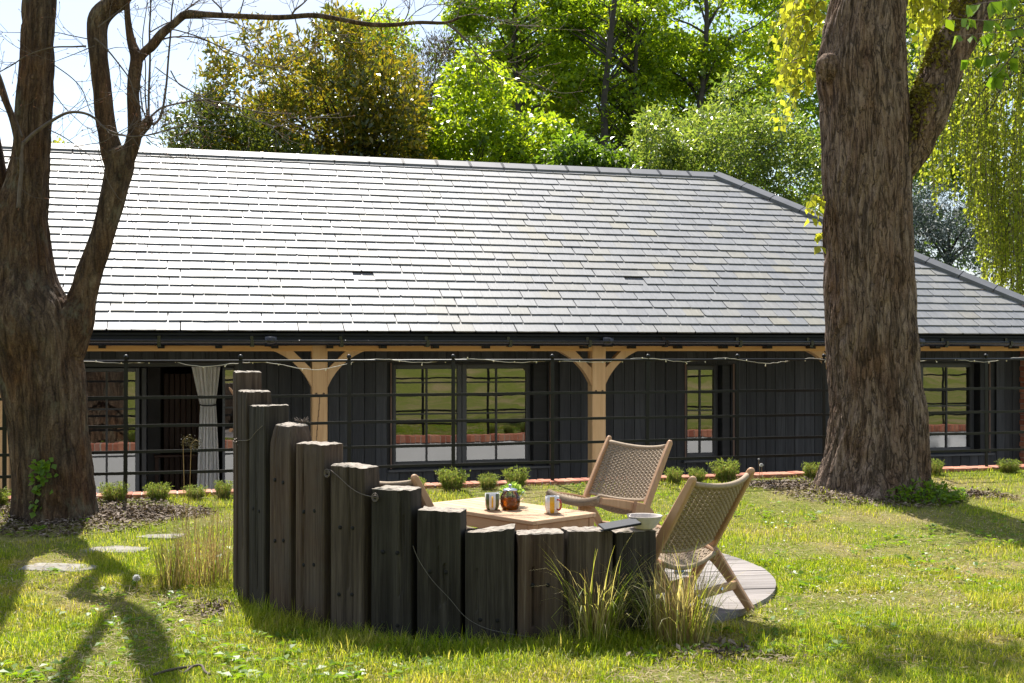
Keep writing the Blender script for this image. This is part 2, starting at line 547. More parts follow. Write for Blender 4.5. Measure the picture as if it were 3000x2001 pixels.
M['leaf_amber'] = leaf('leaf_amber', [(.05,.08,.022),(.08,.11,.028),(.11,.135,.03),(.17,.17,.03),(.23,.205,.03),(.26,.205,.03),(.10,.13,.03)], .52, .24, (2.0,1.75,.5), .8)
M['leaf_olive'] = leaf('leaf_olive', [(.04,.065,.02),(.065,.095,.025),(.09,.12,.03),(.14,.155,.035)], .45, .22, (2.0,1.85,.5), .9)
M['leaf_maple'] = leaf('leaf_maple', [(.07,.13,.022),(.13,.21,.026),(.20,.285,.032),(.28,.34,.042)], .68, .32, (2.4,2.15,.55), .6)
M['leaf_deep'] = leaf('leaf_deep', [(.05,.10,.022),(.08,.145,.025),(.12,.19,.03)], .62, .32, (2.3,2.1,.55), .6)
M['leaf_pale'] = leaf('leaf_pale', [(.06,.11,.035),(.11,.165,.05),(.17,.225,.075),(.23,.27,.10)], .55, .28, (2.1,2.0,.65), .7)
M['leaf_lime'] = leaf('leaf_lime', [(.24,.28,.03),(.33,.35,.045),(.40,.40,.06)], .62, .42, (1.9,1.8,.9))
M['leaf_fresh'] = leaf('leaf_fresh', [(.10,.19,.025),(.15,.26,.03),(.20,.30,.03)], .55, .4, (1.6,1.5,.5))
M['leaf_willow'] = leaf('leaf_willow', [(.17,.22,.03),(.25,.29,.04),(.33,.35,.055)], .62, .42, (1.9,1.85,.8))
M['leaf_conifer'] = leaf('leaf_conifer', [(.035,.06,.06),(.06,.09,.09),(.09,.12,.12)], .12, .5)
M['leaf_brown'] = leaf('leaf_brown', [(.04,.035,.02),(.065,.055,.03),(.085,.075,.035)], .25, .6)
M['leaf_lav'] = leaf('leaf_lavender', [(.13,.20,.04),(.21,.28,.06),(.30,.36,.10)], .5, .5)
M['leaf_mint'] = leaf('leaf_mint', [(.16,.30,.05),(.28,.42,.10),(.45,.55,.22)], .45, .4)
M['dry_stem'] = leaf('dry_stem', [(.20,.13,.06),(.34,.24,.11),(.46,.35,.18),(.27,.27,.07)], .4, .6, (1.2,1.1,.8))
M['tuft_blade'] = leaf('tuft_blade', [(.11,.17,.02),(.20,.26,.03),(.34,.35,.09),(.55,.48,.28),(.62,.55,.38)], .5, .5, (1.6,1.5,.7))
M['straw'] = leaf('straw_litter', [(.22,.16,.08),(.36,.28,.15),(.48,.39,.23),(.30,.27,.10)], .25, .7, (1.1,1.05,.8))
M['mulch'] = leaf('mulch_chip', [(.05,.033,.022),(.11,.075,.05),(.20,.15,.11),(.30,.24,.19)], .05, .85)
M['petal'] = leaf('fallen_petal', [(.5,.5,.40),(.62,.62,.52),(.6,.55,.3)], .3, .6, (1,1,.9))
M['dandelion'] = leaf('dandelion_seed', [(.7,.7,.68),(.8,.8,.78)], .4, .7, (1,1,1))
M['bulb'] = plain('string_bulb', (.75,.68,.5), .3)
M['string'] = plain('string_wire', (.55,.51,.43), .6)
M['slack'] = plain('slack_wire', (.20,.18,.16), .5, .4)
M['stone'] = plain('flagstone', (.24,.22,.185), .85, var=.25, vscale=6, bump=.3, bscale=40)
# ------------------------------------------------------------------ ground
DECK_C = (-.05, 7.70)
DECK_R = 1.74
DECK_Z = .014
DKC = (-.01, 7.74)
FLOOR = -.64
V_COP0, V_COP1 = -1.76, -1.535       # brick coping, lawn side and house side
COP_Z = .19

def sstep(t):
    t = np.clip(t, 0, 1); return t*t*(3-2*t)
def gz(x, y):
    """lawn height"""
    x = np.asarray(x, float); y = np.asarray(y, float)
    u, v = uv_of(x, y)
    z = .155 * sstep((v + 4.3) / 2.5)
    z = z + .05 * (fbm(x*.5+3, y*.5+9, 5, 3) - .5) * np.clip((-1.9 - v)/.6, 0, 1)
    z = z + .03 * (fbm(x*2.3+13, y*2.3+4, 8, 2) - .5) * np.clip((-1.9 - v)/.6, 0, 1)
    d = np.hypot(x-DKC[0], y-DKC[1])
    k = sstep((d - 1.55)/.28)
    z = z*k + (-.035)*(1-k)
    # the garden climbs gently behind the photographer
    z = z + .16*np.maximum(0, -y - 1.0)*np.clip((-y-1)/6, 0, 1)
    return z

# lawn terrace, one sheet
ug = np.concatenate([np.linspace(-70, -14, 20), np.arange(-13.6, 8, .16), np.linspace(8.5, 70, 20)])
vg = np.concatenate([np.linspace(-75, -14, 26), np.arange(-13.5, -1.76, .14), [V_COP0 - .0]])
UU, VV = np.meshgrid(ug, vg)
XX = E0.x + AX.x*UU + BX.x*VV; YY = E0.y + AX.y*UU + BX.y*VV
ZZ = gz(XX, YY)
nu, nv_ = len(ug), len(vg)
idx = np.arange(nu*nv_).reshape(nv_, nu)
q = np.stack([idx[:-1,:-1].ravel(), idx[:-1,1:].ravel(), idx[1:,1:].ravel(), idx[1:,:-1].ravel()], 1)
me = np_mesh('lawn', np.stack([XX.ravel(), YY.ravel(), ZZ.ravel()], 1), [q], True)
t = NT('lawn_soil')
b = t.bsdf(Roughness=.95); b.inputs['Specular IOR Level'].default_value = .1
v = t.coords('Object', rnd=False)
n1 = t.noise(v, .9, 6, .62); n2 = t.noise(v, 14, 5, .65); n3 = t.noise(v, 60, 4, .7)
g = t.ramp(n2, [(.3,(.09,.12,.016)),(.55,(.16,.19,.025)),(.8,(.26,.25,.06))])
s = t.ramp(n3, [(.3,(.16,.11,.055)),(.55,(.36,.27,.14)),(.8,(.52,.42,.24))])
col = t.mix(t.ramp(n1, [(.46,(.1,.1,.1)),(.66,(.85,.85,.85))]), g, s)
t.con(col, b.inputs['Base Color'])
t.con(t.bump(t.math('ADD', n2, n3), .8, .03), b.inputs['Normal'])
M['lawn'] = t.fin(b.outputs[0])
setp(link('lawn', me, M['lawn']), kind='structure')

# courtyard and everything beyond, one large sheet below the terrace
mb = MB()
mb.add([(-300,-300,FLOOR-.02),(300,-300,FLOOR-.02),(300,300,FLOOR-.02),(-300,300,FLOOR-.02)], [(0,1,2,3)])
t = NT('far_ground'); b = t.bsdf(Roughness=.95)
t.con(t.ramp(t.noise(t.coords('Object', rnd=False), .6, 6), [(.3,(.05,.06,.02)),(.7,(.10,.11,.04))]), b.inputs['Base Color'])
M['far_ground'] = t.fin(b.outputs[0])
setp(mb.build('ground', M['far_ground']), kind='structure')
mb = MB()
mb.add([H(-20,V_COP1-.06,FLOOR), H(9,V_COP1-.06,FLOOR), H(9,5.2,FLOOR), H(-20,5.2,FLOOR)], [(0,1,2,3)])
setp(mb.build('terrace_paving', M['paving']), kind='structure')

# ------------------------------------------------------------------ house
house = empty('house', E0, TH, 'low black timber house with a long slate hipped roof and an oak veranda', 'house')
WR = 3.716; RISE = 2.43; EV = 1.63; PITCH = math.atan2(RISE, WR); SL = math.hypot(WR, RISE)
UL, UR = -14.0, WR
cp, sp_ = math.cos(PITCH), math.sin(PITCH)
def RF(u, s, h=0.0):
    """front roof slope point in house coordinates; h above the slope"""
    return Vector((u, s*cp - h*sp_, EV + s*sp_ + h*cp))

# roof deck under the slates, back slope and hip end
mb = MB()
e = -.03
mb.add([RF(UL,0,e), RF(UR,0,e), RF(0,SL,e), RF(UL,SL,e)], [(0,1,2,3)])
mb.add([(UR,2*WR,EV),(UL,2*WR,EV),(UL,WR,EV+RISE+e),(0,WR,EV+RISE+e)], [(0,1,2,3)])
mb.add([(UR,0,EV),(UR,2*WR,EV),(0,WR,EV+RISE+e)], [(0,1,2)])
mb.add([(UL,0,EV),(UL,WR,EV+RISE+e),(UL,2*WR,EV)], [(0,1,2)])
mb.build('roof', M['fascia'], house)

# slates
NC = 24; EXP = SL/NC; SW = .24; SLEN = EXP*2.05; LIFT = .029; TK = .0135
def slate_poly(w, l, seed):
    rs = random.Random(seed)
    c = [(-w/2, 0), (w/2, 0), (w/2, l), (-w/2, l)]
    if rs.random() < .35:
        k = rs.uniform(.008, .022)
        if rs.random() < .5: c = [(-w/2+k, 0), (w/2, 0), (w/2, l), (-w/2, l), (-w/2, k*rs.uniform(.6,1.6))]
        else: c = [(-w/2, 0), (w/2-k, 0), (w/2, k*rs.uniform(.6,1.6)), (w/2, l), (-w/2, l)]
    else:
        c = [(-w/2, rs.uniform(-.003,.003)), (0, rs.uniform(-.002,.002)), (w/2, rs.uniform(-.003,.003)), (w/2, l), (-w/2, l)]
    return c
def slate_verts(poly, u0, s0, lift=LIFT, tk=TK, to=RF):
    n = len(poly); vs = []
    for top in (0, 1):
        for (a, b_) in poly:
            h = lift*(1 - b_/SLEN) + .002 + top*tk
            vs.append(to(u0 + a, s0 + b_, h))
    fs = [tuple(range(n, 2*n)), tuple(range(n-1, -1, -1))]
    for i in range(n):
        j = (i+1) % n
        fs.append((i, j, n+j, n+i))
    return vs, fs
def clip_poly(poly, u0, s0):
    """keep the part inside the hip line u <= WR*(1-s/SL) and below the ridge"""
    def cut(pl, fn):
        out = []
        for i in range(len(pl)):
            a, b_ = pl[i], pl[(i+1) % len(pl)]
            fa, fb = fn(a), fn(b_)
            if fa <= 0: out.append(a)
            if (fa <= 0) != (fb <= 0):
                k = fa/(fa-fb); out.append((a[0]+(b_[0]-a[0])*k, a[1]+(b_[1]-a[1])*k))
        return out
    pl = cut(poly, lambda p: (u0+p[0]) - WR*(1-(s0+p[1])/SL) + .01)
    if len(pl) >= 3: pl = cut(pl, lambda p: s0+p[1] - SL)
    return pl
# eight slates share their meshes; built in a local frame along the slope
def flat_to(a, b_, h): return Vector((a, b_, h))
slate_meshes = []
for k in range(8):
    mb = MB(); vs, fs = slate_verts(slate_poly(SW-.0045, SLEN, 100+k), 0, 0, to=flat_to); mb.add(vs, fs)
    me = mb.mesh('slate'); me.materials.append(M['slate']); slate_meshes.append(me)

def roof_us(px, py):
    """house (u, s) of the roof point seen at a photograph pixel"""
    lo, hi = 0.0, SL
    for _ in range(40):
        s = (lo+hi)/2; p = RF(0, s); u = U(px, p.y)
        y = HOR - (p.z-EYE)*F/(H(u, p.y, 0).y)
        if y > py: lo = s
        else: hi = s
    return u, s
vents = []
for (px, py) in ((1078, 814), (1846, 828)):
    u, s = roof_us(px, py)
    vents.append((u, round((s-.09)/EXP)))
cand = []
for k in range(NC):
    off = (k % 2)*SW/2 + random.uniform(-.02,.02)
    n0 = int((UL-off)/SW); n1 = int((UR+.3-off)/SW)
    drift = 0
    for i in range(n0, n1+1):
        u = off + i*SW + random.uniform(-.006,.006); s = k*EXP + random.uniform(-.002,.002)
        cand.append((k, u, s))
ind = []; rest = MB()
for (k, u, s) in cand:
    sk = False
    for (vu, vk) in vents:
        if k == vk and abs(u-vu) < .13: sk = True
    if sk: continue
    full = (u + SW/2 < WR*(1-(s+SLEN)/SL) - .01) and s + SLEN <= SL
    px = 1500 + F*H(u, s*cp, 0).x/H(u, s*cp, 0).y
    vis = -20 < px < 3020
    hid = 2440 < px < 2670 or px < 170
    if full and vis and not hid and k < 8 and len(ind) < 300:
        ind.append((k, u, s))
    else:
        pl = slate_poly(random.choice((SW-.0045, SW-.0045, SW-.005)), SLEN, random.randrange(9999))
        if not full: pl = clip_poly(pl, u, s)
        if len(pl) >= 3:
            vs, fs = slate_verts(pl, u, s, LIFT+random.uniform(-.001,.002)); rest.add(vs, fs)
for i, (k, u, s) in enumerate(ind):
    o = bpy.data.objects.new('slate', slate_meshes[random.randrange(8)])
    o.parent = house
    o.location = RF(u, s)
    o.rotation_euler = (PITCH + R(random.uniform(-.12,.15)), 0, R(random.uniform(-.5,.5)))
    C.objects.link(o)
setp(rest.build('slates', M['slate'], house), kind='stuff')
# hip end slates (side seen only from further right)
he = MB()
for k in range(NC):
    for i in range(-16, 17):
        a = i*SW + (k % 2)*SW/2; s = k*EXP
        if abs(a) + SW/2 < WR*(1-(s+SLEN)/SL):
            vs, fs = slate_verts(slate_poly(SW-.0045, SLEN, k*50+i), 0, 0, to=flat_to)
            Mx = Matrix.Translation((WR - s*cp, WR + a, EV + s*sp_)) @ Matrix.Rotation(R(90), 4, 'Z') @ Matrix.Rotation(PITCH, 4, 'X')
            he.add([Mx @ p for p in vs], fs)
setp(he.build('hip_end_slates', M['slate'], house), kind='stuff')
# back slope slates, one sheet of courses
# roof vents: a slot with a mesh grille
for (vu, vk) in vents:
    s0 = vk*EXP
    mb = MB()
    B = Matrix.Translation(RF(vu, s0)) @ Matrix.Rotation(PITCH, 4, 'X')
    mb.box((-.115,.02,-.02),(.115,.215,.004), B)
    o = mb.build('roof_vent', M['hole'], house)
    g = MB()
    for i in range(9): g.box((-.11+.0265*i,.06,.010),(-.104+.0265*i,.20,.016), B)
    for j in range(4): g.box((-.112,.07+.038*j,.008),(.112,.075+.038*j,.0135), B)
    g.build('grille', M['black_metal'], o)
    g = MB()
    g.box((-.13,-.01,.028),(.13,.055,.040), B)          # slate slip below the slot
    g.box((-.14,.205,.03),(.15,.30,.042), B)            # slip above
    g.build('slip', M['slate'], o)
    lf = MB()
    for i in range(14):
        c = B @ Vector((random.uniform(-.1,.1), random.uniform(.13,.2), .02))
        a = random.uniform(0,6.28); r_ = .012
        lf.add([c+Vector((math.cos(a)*r_,math.sin(a)*r_,.003)), c+Vector((-math.sin(a)*r_*.5,math.cos(a)*r_*.5,.006)), c-Vector((math.cos(a)*r_,math.sin(a)*r_,0))], [(0,1,2)])
    setp(lf.build('dead_leaves', M['bud'], o), kind='stuff')

# ridge and hip tiles
def cap_tile(L, wing, tk, p1, p2):
    """angled cap along +X; wings slope down by p1 (front) and p2 (back)"""
    sec = [(-wing*math.cos(p1), -wing*math.sin(p1)), (0, 0), (wing*math.cos(p2), -wing*math.sin(p2)),
           (wing*math.cos(p2), -wing*math.sin(p2)-tk), (0, -tk), (-wing*math.cos(p1), -wing*math.sin(p1)-tk)]
    # lower edges hang as a lip that throws a dark line
    mb = MB(); n = 6
    vs = [(x, a, b_) for x in (0, L) for (a, b_) in sec]
    fs = [(i, (i+1) % n, n+(i+1) % n, n+i) for i in range(n)]
    mb.add(vs, fs)
    mb.add([vs[0],vs[1],vs[4],vs[5]], [(0,1,2,3)]); mb.add([vs[1],vs[2],vs[3],vs[4]], [(0,1,2,3)])
    mb.add([vs[6],vs[7],vs[10],vs[11]], [(3,2,1,0)]); mb.add([vs[7],vs[8],vs[9],vs[10]], [(3,2,1,0)])
    me = mb.mesh('ridge_tile'); me.materials.append(M['ridge']); return me
RT = .48
rme = cap_tile(RT-.012, .165, .045, PITCH, PITCH)
clip = MB()
for k in range(7):
    q0, q1 = k/7, (k+.8)/7
    for s_ in (-1,1):
        w_ = .012 if k % 2 else .022
        y0, y1 = s_*.158*math.cos(PITCH)*q0, s_*.158*math.cos(PITCH)*q1
        z0, z1 = -.158*math.sin(PITCH)*q0, -.158*math.sin(PITCH)*q1
        vs = [(-w_,y0,z0+.003),(w_,y0,z0+.003),(w_,y1,z1+.003),(-w_,y1,z1+.003),(-w_,y0,z0-.012),(w_,y0,z0-.012),(w_,y1,z1-.012),(-w_,y1,z1-.012)]
        clip.add(vs, [(0,1,2,3),(7,6,5,4),(0,4,5,1),(1,5,6,2),(2,6,7,3),(3,7,4,0)])
cme = clip.mesh('tile_clip'); cme.materials.append(M['black_metal'])
n = int(-UL/RT)
for i in range(n):
    o = link('ridge_tile', rme, None, house, (-(i+1)*RT, WR, EV+RISE+.075))
    c = link('tile_clip', cme, None, o, (RT-.006, 0, 0)) if i % 1 == 0 else None
# hip: direction from ridge end to corner
hd = (RF(WR,0) - RF(0,SL)); HLen = hd.length; hd.normalize()
side = Vector((hd.y, -hd.x, 0)).normalized()*-1     # horizontal normal of the hip line
hz = hd.cross(side) if hd.cross(side).z > 0 else -hd.cross(side)
hx = hd; hy = hz.cross(hx)
HM = Matrix((( hx.x, hy.x, hz.x, 0),(hx.y, hy.y, hz.y, 0),(hx.z, hy.z, hz.z, 0),(0,0,0,1)))
hw = math.atan(math.tan(PITCH)*math.sin(R(45))*math.cos(math.atan(math.tan(PITCH)*math.cos(R(45)))))
hme = cap_tile(RT-.012, .175, .05, hw, hw)
nh = int(HLen/RT)+1
for i in range(nh):
    p = RF(0,SL) + hd*(i*RT) + hz*.09
    o = link('hip_tile', hme, None, house)
    o.matrix_local = Matrix.Translation(p) @ HM
    c = link('tile_clip', cme, None, o, (0, 0, 0))
# litter along the hip joints
lit = MB()
for i in range(60):
    tt = random.uniform(.5, HLen-.3); tt = RT*(round(tt/RT)) + random.gauss(0,.06)
    p = RF(0,SL) + hd*tt; k = random.uniform(.16,.24)
    q_ = Vector((p.x-k*.8, p.y - k*.35, 0)); s_ = (q_.y)/cp
    c = RF(q_.x, s_, .045); a = random.uniform(0,6.28); r_ = .016
    lit.add([c+Vector((math.cos(a)*r_,math.sin(a)*r_,.004)), c+Vector((-math.sin(a)*r_*.5,math.cos(a)*r_*.5,.008)), c-Vector((math.cos(a)*r_,math.sin(a)*r_,0))], [(0,1,2)])
setp(lit.build('roof_litter', M['bud'], house), kind='stuff')

# eaves: fascia, gutter, brackets, soffit
mb = MB(); mb.box((UL,.03,1.545),(UR-.03,.055,1.635)); mb.build('fascia', M['fascia'], house)
mb = MB(); mb.box((UL,.06,1.585),(UR-.03,2*WR,1.60)); mb.build('soffit', M['fascia'], house)
g = MB(); seg = []; R0 = .052
gy, gzc = -.035, 1.555
NSEG = 12
vs = []; fs = []
for x in (UL, UR):
    for rr_ in (R0, R0-.006):
        for k in range(NSEG+1):
            a = math.pi + math.pi*k/NSEG
            vs.append((x, gy+rr_*math.cos(a), gzc+rr_*math.sin(a)))
m = NSEG+1
for k in range(NSEG):
    fs += [(k, k+1, 2*m+k+1, 2*m+k), (m+k+1, m+k, 3*m+k, 3*m+k+1)]
fs += [(m, 0, 2*m, 3*m), (m-1, 2*m-1, 4*m-1, 3*m-1)]
g.add(vs, fs, True)
g.tube([(UL,gy-R0,gzc+.002),(UR,gy-R0,gzc+.002)], .0075, 8)
g.build('gutter', M['gutter'], house)
br = MB()
br.box((-.016, gy-R0-.008, gzc-R0*.75),(.016, gy-R0*.4, gzc+.014)); br.box((-.02, gy-.035, gzc-R0-.012),(.02,.03, gzc-R0+.012)); br.box((-.016,.012,gzc-.05),(.016,.03,gzc+.05))
bme = br.mesh('gutter_bracket'); bme.materials.append(M['gutter'])
for i in range(19):
    o = link('gutter_bracket', bme, None, house, (UL+.4+i*.93, 0, 0))
un = MB(); un.tube([(-.06,gy,gzc-.004),(.06,gy,gzc-.004)], R0+.006, 14)
ume = un.mesh('gutter_joint'); ume.materials.append(M['gutter'])
for x in (-9.2,-6.9,-3.15,.9): link('gutter_joint', ume, None, house, (x,0,0))
# rafter feet seen as little dark blocks on the beam
bl = MB(); bl.box((-.035,.10,1.475),(.035,.22,1.52)); blme = bl.mesh('rafter_foot'); blme.materials.append(M['fascia'])
for i in range(30): link('rafter_foot', blme, None, house, (UL+.2+i*.58,0,0))

# oak frame
VP = .22
mb = MB(); mb.bbox((UL,VP+.006,1.446),(UR-.1,VP+.146,1.583),.006); mb.build('beam', M['oak_x'], house)
PWID = .165
pm = MB(); pm.bbox((-PWID/2, VP-.002, FLOOR),(PWID/2, VP+PWID, 1.582),.008)
pme = pm.mesh('oak_post'); pme.materials.append(M['oak'])
ck = MB()
zz = .95
for i in range(8):
    x0 = -.004 - .006*i; ck.box((x0-.0025, VP-.006, zz-.075),(x0+.0025, VP+.001, zz)); zz -= .07
ckme = ck.mesh('drying_crack'); ckme.materials.append(M['hole'])
pg = MB()
for x in (-.04,.04):
    pg.tube([(x,VP-.008,.985),(x,VP+.01,.985)], .013, 10); pg.tube([(x,VP-.006,1.55),(x,VP+.01,1.55)], .009, 8)
pgme = pg.mesh('pegs'); pgme.materials.append(M['oak_dark'])
def brace_mesh(sg):
    mb = MB(); N = 14; sec = []
    for i in range(N+1):
        t_ = i/N; a = t_*math.pi/2
        ox = PWID/2 + .40*(.5*(1-math.cos(a)) + .5*t_); oz = 1.045 + .401*(.5*math.sin(a) + .5*t_)
        ix = PWID/2 + .20*t_; iz = 1.25 + .196*t_
        sec.append((ox, oz, ix, iz))
    vs = []; fs = []
    for (ox, oz, ix, iz) in sec:
        for y in (VP+.022, VP+.125):
            vs += [(sg*ox, y, min(oz,1.446)), (sg*ix, y, min(iz,1.446))]
    for i in range(N):
        b_ = i*4; c_ = b_+4
        fs += [(b_,b_+1,c_+1,c_),(b_+2,c_+2,c_+3,b_+3),(b_,c_,c_+2,b_+2),(b_+1,b_+3,c_+3,c_+1)]
    mb.add(vs, fs)
    me = mb.mesh('brace'); me.materials.append(M['oak']); return me
brm = {1: brace_mesh(1), -1: brace_mesh(-1)}
for i, u in enumerate((-12.75,-9.555,-6.355,-3.155,.045)):
    o = link('oak_post', pme, None, house, (u,0,0))
    link('pegs', pgme, None, o)
    if u == -6.355: link('drying_crack', ckme, None, o)
    for sg in (1,-1):
        link('brace', brm[sg], None, house, (u,0,0))

# ---- back wall of the veranda: black boards with openings
VW = 1.32
def win_rect(x0, x1, y0, y1):
    u0, u1 = U(x0, VW), U(x1, VW)
    um = (u0+u1)/2
    return u0, u1, W(y1, um, VW), W(y0, um, VW)
W1 = win_rect(1148, 1610, 1062, 1368)
W2 = win_rect(2010, 2147, 1066, 1345)
W3 = win_rect(2545, 2897, 1060, 1330)
DR = win_rect(120, 700, 1062, 1480)
DR = (DR[0], DR[1], FLOOR, DR[3])
ops = [W1, W2, W3, DR]
BWD = .142
u = UL+.02; bi = 0
TOP = 1.583
bcache = {}
def board(u0, u1, z0, z1):
    mb = MB(); d = random.uniform(-.004,.004)
    mb.bbox((u0+.0025, VW+d, z0),(u1-.0025, VW+.02+d, z1), .003)
    mb.build('wall_board', M['black_board'], house)
while u < UR-.1:
    u1 = u + BWD + random.choice((-.006,0,.004))
    spans = [(FLOOR, TOP)]
    for (a, b_, z0, z1) in ops:
        if u1 > a+.01 and u < b_-.01:
            spans = []
            if z0 > FLOOR+.05: spans.append((FLOOR, z0-.002))
            spans.append((z1+.002, TOP))
            break
    for (z0, z1) in spans: board(u, u1, z0, z1)
    u = u1
def backing(a, b_, z0, z1): bk.box((a, VW+.03, z0), (b_, VW+.06, z1))
bk = MB()
us = sorted(ops)
prev = UL
for (a, b_, z0, z1) in us:
    backing(prev, a, FLOOR, TOP); backing(a, b_, z1, TOP)
    if z0 > FLOOR+.05: backing(a, b_, FLOOR, z0)
    prev = b_
backing(prev, UR-.1, FLOOR, TOP)
bk.build('wall_backing', M['fascia'], house)
# brick pier at the right
pu = U(2987, VW)
PV = VW-.425
bm_ = MB(); bm_.bbox((-.105,-.05,-.0315),(.105,.05,.0315),.005)
bkme = bm_.mesh('brick'); bkme.materials.append(M['brick'])
pier = MB(); pier.box((pu+.012,.202+PV,FLOOR),(pu+.43,.424+PV,1.57)); pr = pier.build('brick_pier', M['mortar'], house)
z = FLOOR+.04; k = 0
while z < 1.55:
    for (ox, oy, rz) in (((.107,.248,0),(.33,.248,0),(.048,.37,90)) if k % 2 == 0 else ((.215,.248,0),(.048,.31,90),(.40,.31,90))):
        o = link('brick', bkme, None, pr, (pu+ox, oy+PV, z), (0,0,R(rz+random.uniform(-.6,.6))))
    z += .075; k += 1
mb = MB(); mb.tube([(pu+.16,PV+.13,FLOOR),(pu+.16,PV+.13,1.5)], .034, 12); mb.build('downpipe', M['gutter'], house)
mb = MB(); mb.tube([(pu+.05,PV+.14,1.02),(pu+.05,PV+.14,1.13)], .035, 10); mb.box((pu+.03,PV+.13,1.09),(pu+.07,PV+.21,1.12)); mb.build('wall_lamp', M['black_metal'], house)

# rooms behind the openings
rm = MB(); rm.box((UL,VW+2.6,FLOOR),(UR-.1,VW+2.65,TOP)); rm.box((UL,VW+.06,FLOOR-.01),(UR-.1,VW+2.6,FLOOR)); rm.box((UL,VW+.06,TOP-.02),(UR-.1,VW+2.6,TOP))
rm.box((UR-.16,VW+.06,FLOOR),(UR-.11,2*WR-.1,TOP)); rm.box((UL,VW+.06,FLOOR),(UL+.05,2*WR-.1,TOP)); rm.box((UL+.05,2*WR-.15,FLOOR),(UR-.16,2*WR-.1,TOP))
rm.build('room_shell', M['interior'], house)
vd = VW+.16                                      # frames sit back in the reveal
def casement(par, a, b_, z0, z1, nx, zs, v0=None, fw=.058):
    v0 = vd if v0 is None else v0
    f = MB()
    f.bbox((a,v0,z0),(a+fw,v0+.05,z1),.004); f.bbox((b_-fw,v0,z0),(b_,v0+.05,z1),.004)
    f.bbox((a+fw,v0+.001,z1-fw),(b_-fw,v0+.049,z1),.004); f.bbox((a+fw,v0+.001,z0),(b_-fw,v0+.049,z0+fw),.004)
    fo = f.build('casement', M['frame'], par)
    w_ = (b_-a-2*fw)/nx
    g = MB()
    for i in range(1, nx): g.box((a+fw+w_*i-.011,v0+.008,z0+fw),(a+fw+w_*i+.011,v0+.042,z1-fw))
    for z_ in zs: g.box((a+fw,v0+.0105,z_-.009),(b_-fw,v0+.0395,z_+.009))
    g.build('glazing_bar', M['bar'], fo)
    p = MB(); p.add([(a+fw-.01,v0+.025,z0+fw-.01),(b_-fw+.01,v0+.025,z0+fw-.01),(b_-fw+.01,v0+.025,z1-fw+.01),(a+fw-.01,v0+.025,z1-fw+.01)], [(0,1,2,3)])
    p.build('pane', M['pane'], fo)
    return fo
def window(name, rect, lights, zs, nx=2, sill=True, jamb=0.0):
    a, b_, z0, z1 = rect
    w_ = empty(name); w_.parent = house
    f = MB()
    f.bbox((a,VW+.0,z0),(a+.02,vd+.09,z1),.003); f.bbox((b_-.02,VW+.0,z0),(b_,vd+.09,z1),.003); f.bbox((a+.02,VW+.002,z1-.02),(b_-.02,vd+.09,z1),.003)
    f.build('reveal', M['fascia'], w_)
    tr = MB()
    tr.box((a-.018,VW-.012,z0),(a-.001,VW+.012,z1)); tr.box((b_+.001,VW-.012,z0),(b_+.018,VW+.012,z1))
    tr.build('trim', M['trim'], w_)
    if sill:
        s_ = MB(); s_.bbox((a-.05,VW-.06,z0-.035),(b_+.05,vd+.05,z0-.003),.005); s_.build('sill', M['frame'], w_)
    j_ = MB(); j_.bbox((b_-.021-jamb,VW+.03,z0+.001),(b_-.0205,vd+.085,z1-.021),.003); j_.build('jamb', M['fascia'], w_)
    n_ = lights; ww = (b_-a-.04-jamb)/n_
    for i in range(n_):
        casement(w_, a+.02+ww*i+.002, a+.02+ww*(i+1)-.002, z0+.01, z1-.022, nx, zs)
    return w_
um1 = (W1[0]+W1[1])/2
w = window('window', W1, 2, [W(y, um1, vd) for y in (1120,1211,1303)], jamb=W1[1]-U(1570,VW))
um2 = (W2[0]+W2[1])/2
w = window('window', W2, 1, [W(1202, um2, vd)], jamb=W2[1]-U(2124,VW))
um3 = (W3[0]+W3[1])/2
w = window('window', W3, 2, [W(y, um3, vd) for y in (1190,)], jamb=W3[1]-U(2880,VW))
# glazed doors at the left: one leaf shut, one folded open, curtain in the gap
a, b_, z0, z1 = DR
dd = empty('glazed_doors'); dd.parent = house
f = MB(); f.bbox((a,VW,z0),(a+.05,VW+.1,z1),.004); f.bbox((b_-.05,VW,z0),(b_,VW+.1,z1),.004); f.bbox((a+.05,VW+.002,z1-.05),(b_-.05,VW+.1,z1),.004)
f.build('door_frame', M['bar'], dd)
uA, uB, uC, uD = U(128,VW), U(408,VW), U(652,VW), U(694,VW)
zb = [W(y, (uA+uB)/2, VW) for y in (1200,1340)]
casement(dd, uA, uB, z0+.01, z1-.06, 3, zb, VW+.03, .045)
casement(dd, uC, uD, z0+.01, z1-.06, 1, zb, VW+.03, .03)
lf = MB(); lf.bbox((uB+.02,VW+.10,z0+.01),(uB+.075,VW+.85,z1-.06),.005); lf.build('open_door', M['bar'], dd)
ip = MB()
ipu0, ipu1 = U(478,VW+.9), U(596,VW+.9)
nb = 7
for i in range(nb):
    x0 = ipu0+(ipu1-ipu0)*i/nb; ip.bbox((x0+.003,VW+1.35,FLOOR),(x0+(ipu1-ipu0)/nb-.003,VW+1.38,W(1095,ipu0,VW+1.3)),.004)
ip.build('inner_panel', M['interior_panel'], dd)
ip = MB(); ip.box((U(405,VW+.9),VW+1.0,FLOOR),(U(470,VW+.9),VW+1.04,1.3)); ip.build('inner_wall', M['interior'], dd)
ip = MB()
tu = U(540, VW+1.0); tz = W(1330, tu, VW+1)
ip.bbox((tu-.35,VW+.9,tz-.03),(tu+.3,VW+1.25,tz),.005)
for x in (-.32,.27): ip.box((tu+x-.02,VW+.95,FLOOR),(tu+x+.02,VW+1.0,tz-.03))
ip.build('inner_shelf', M['interior_panel'], dd)

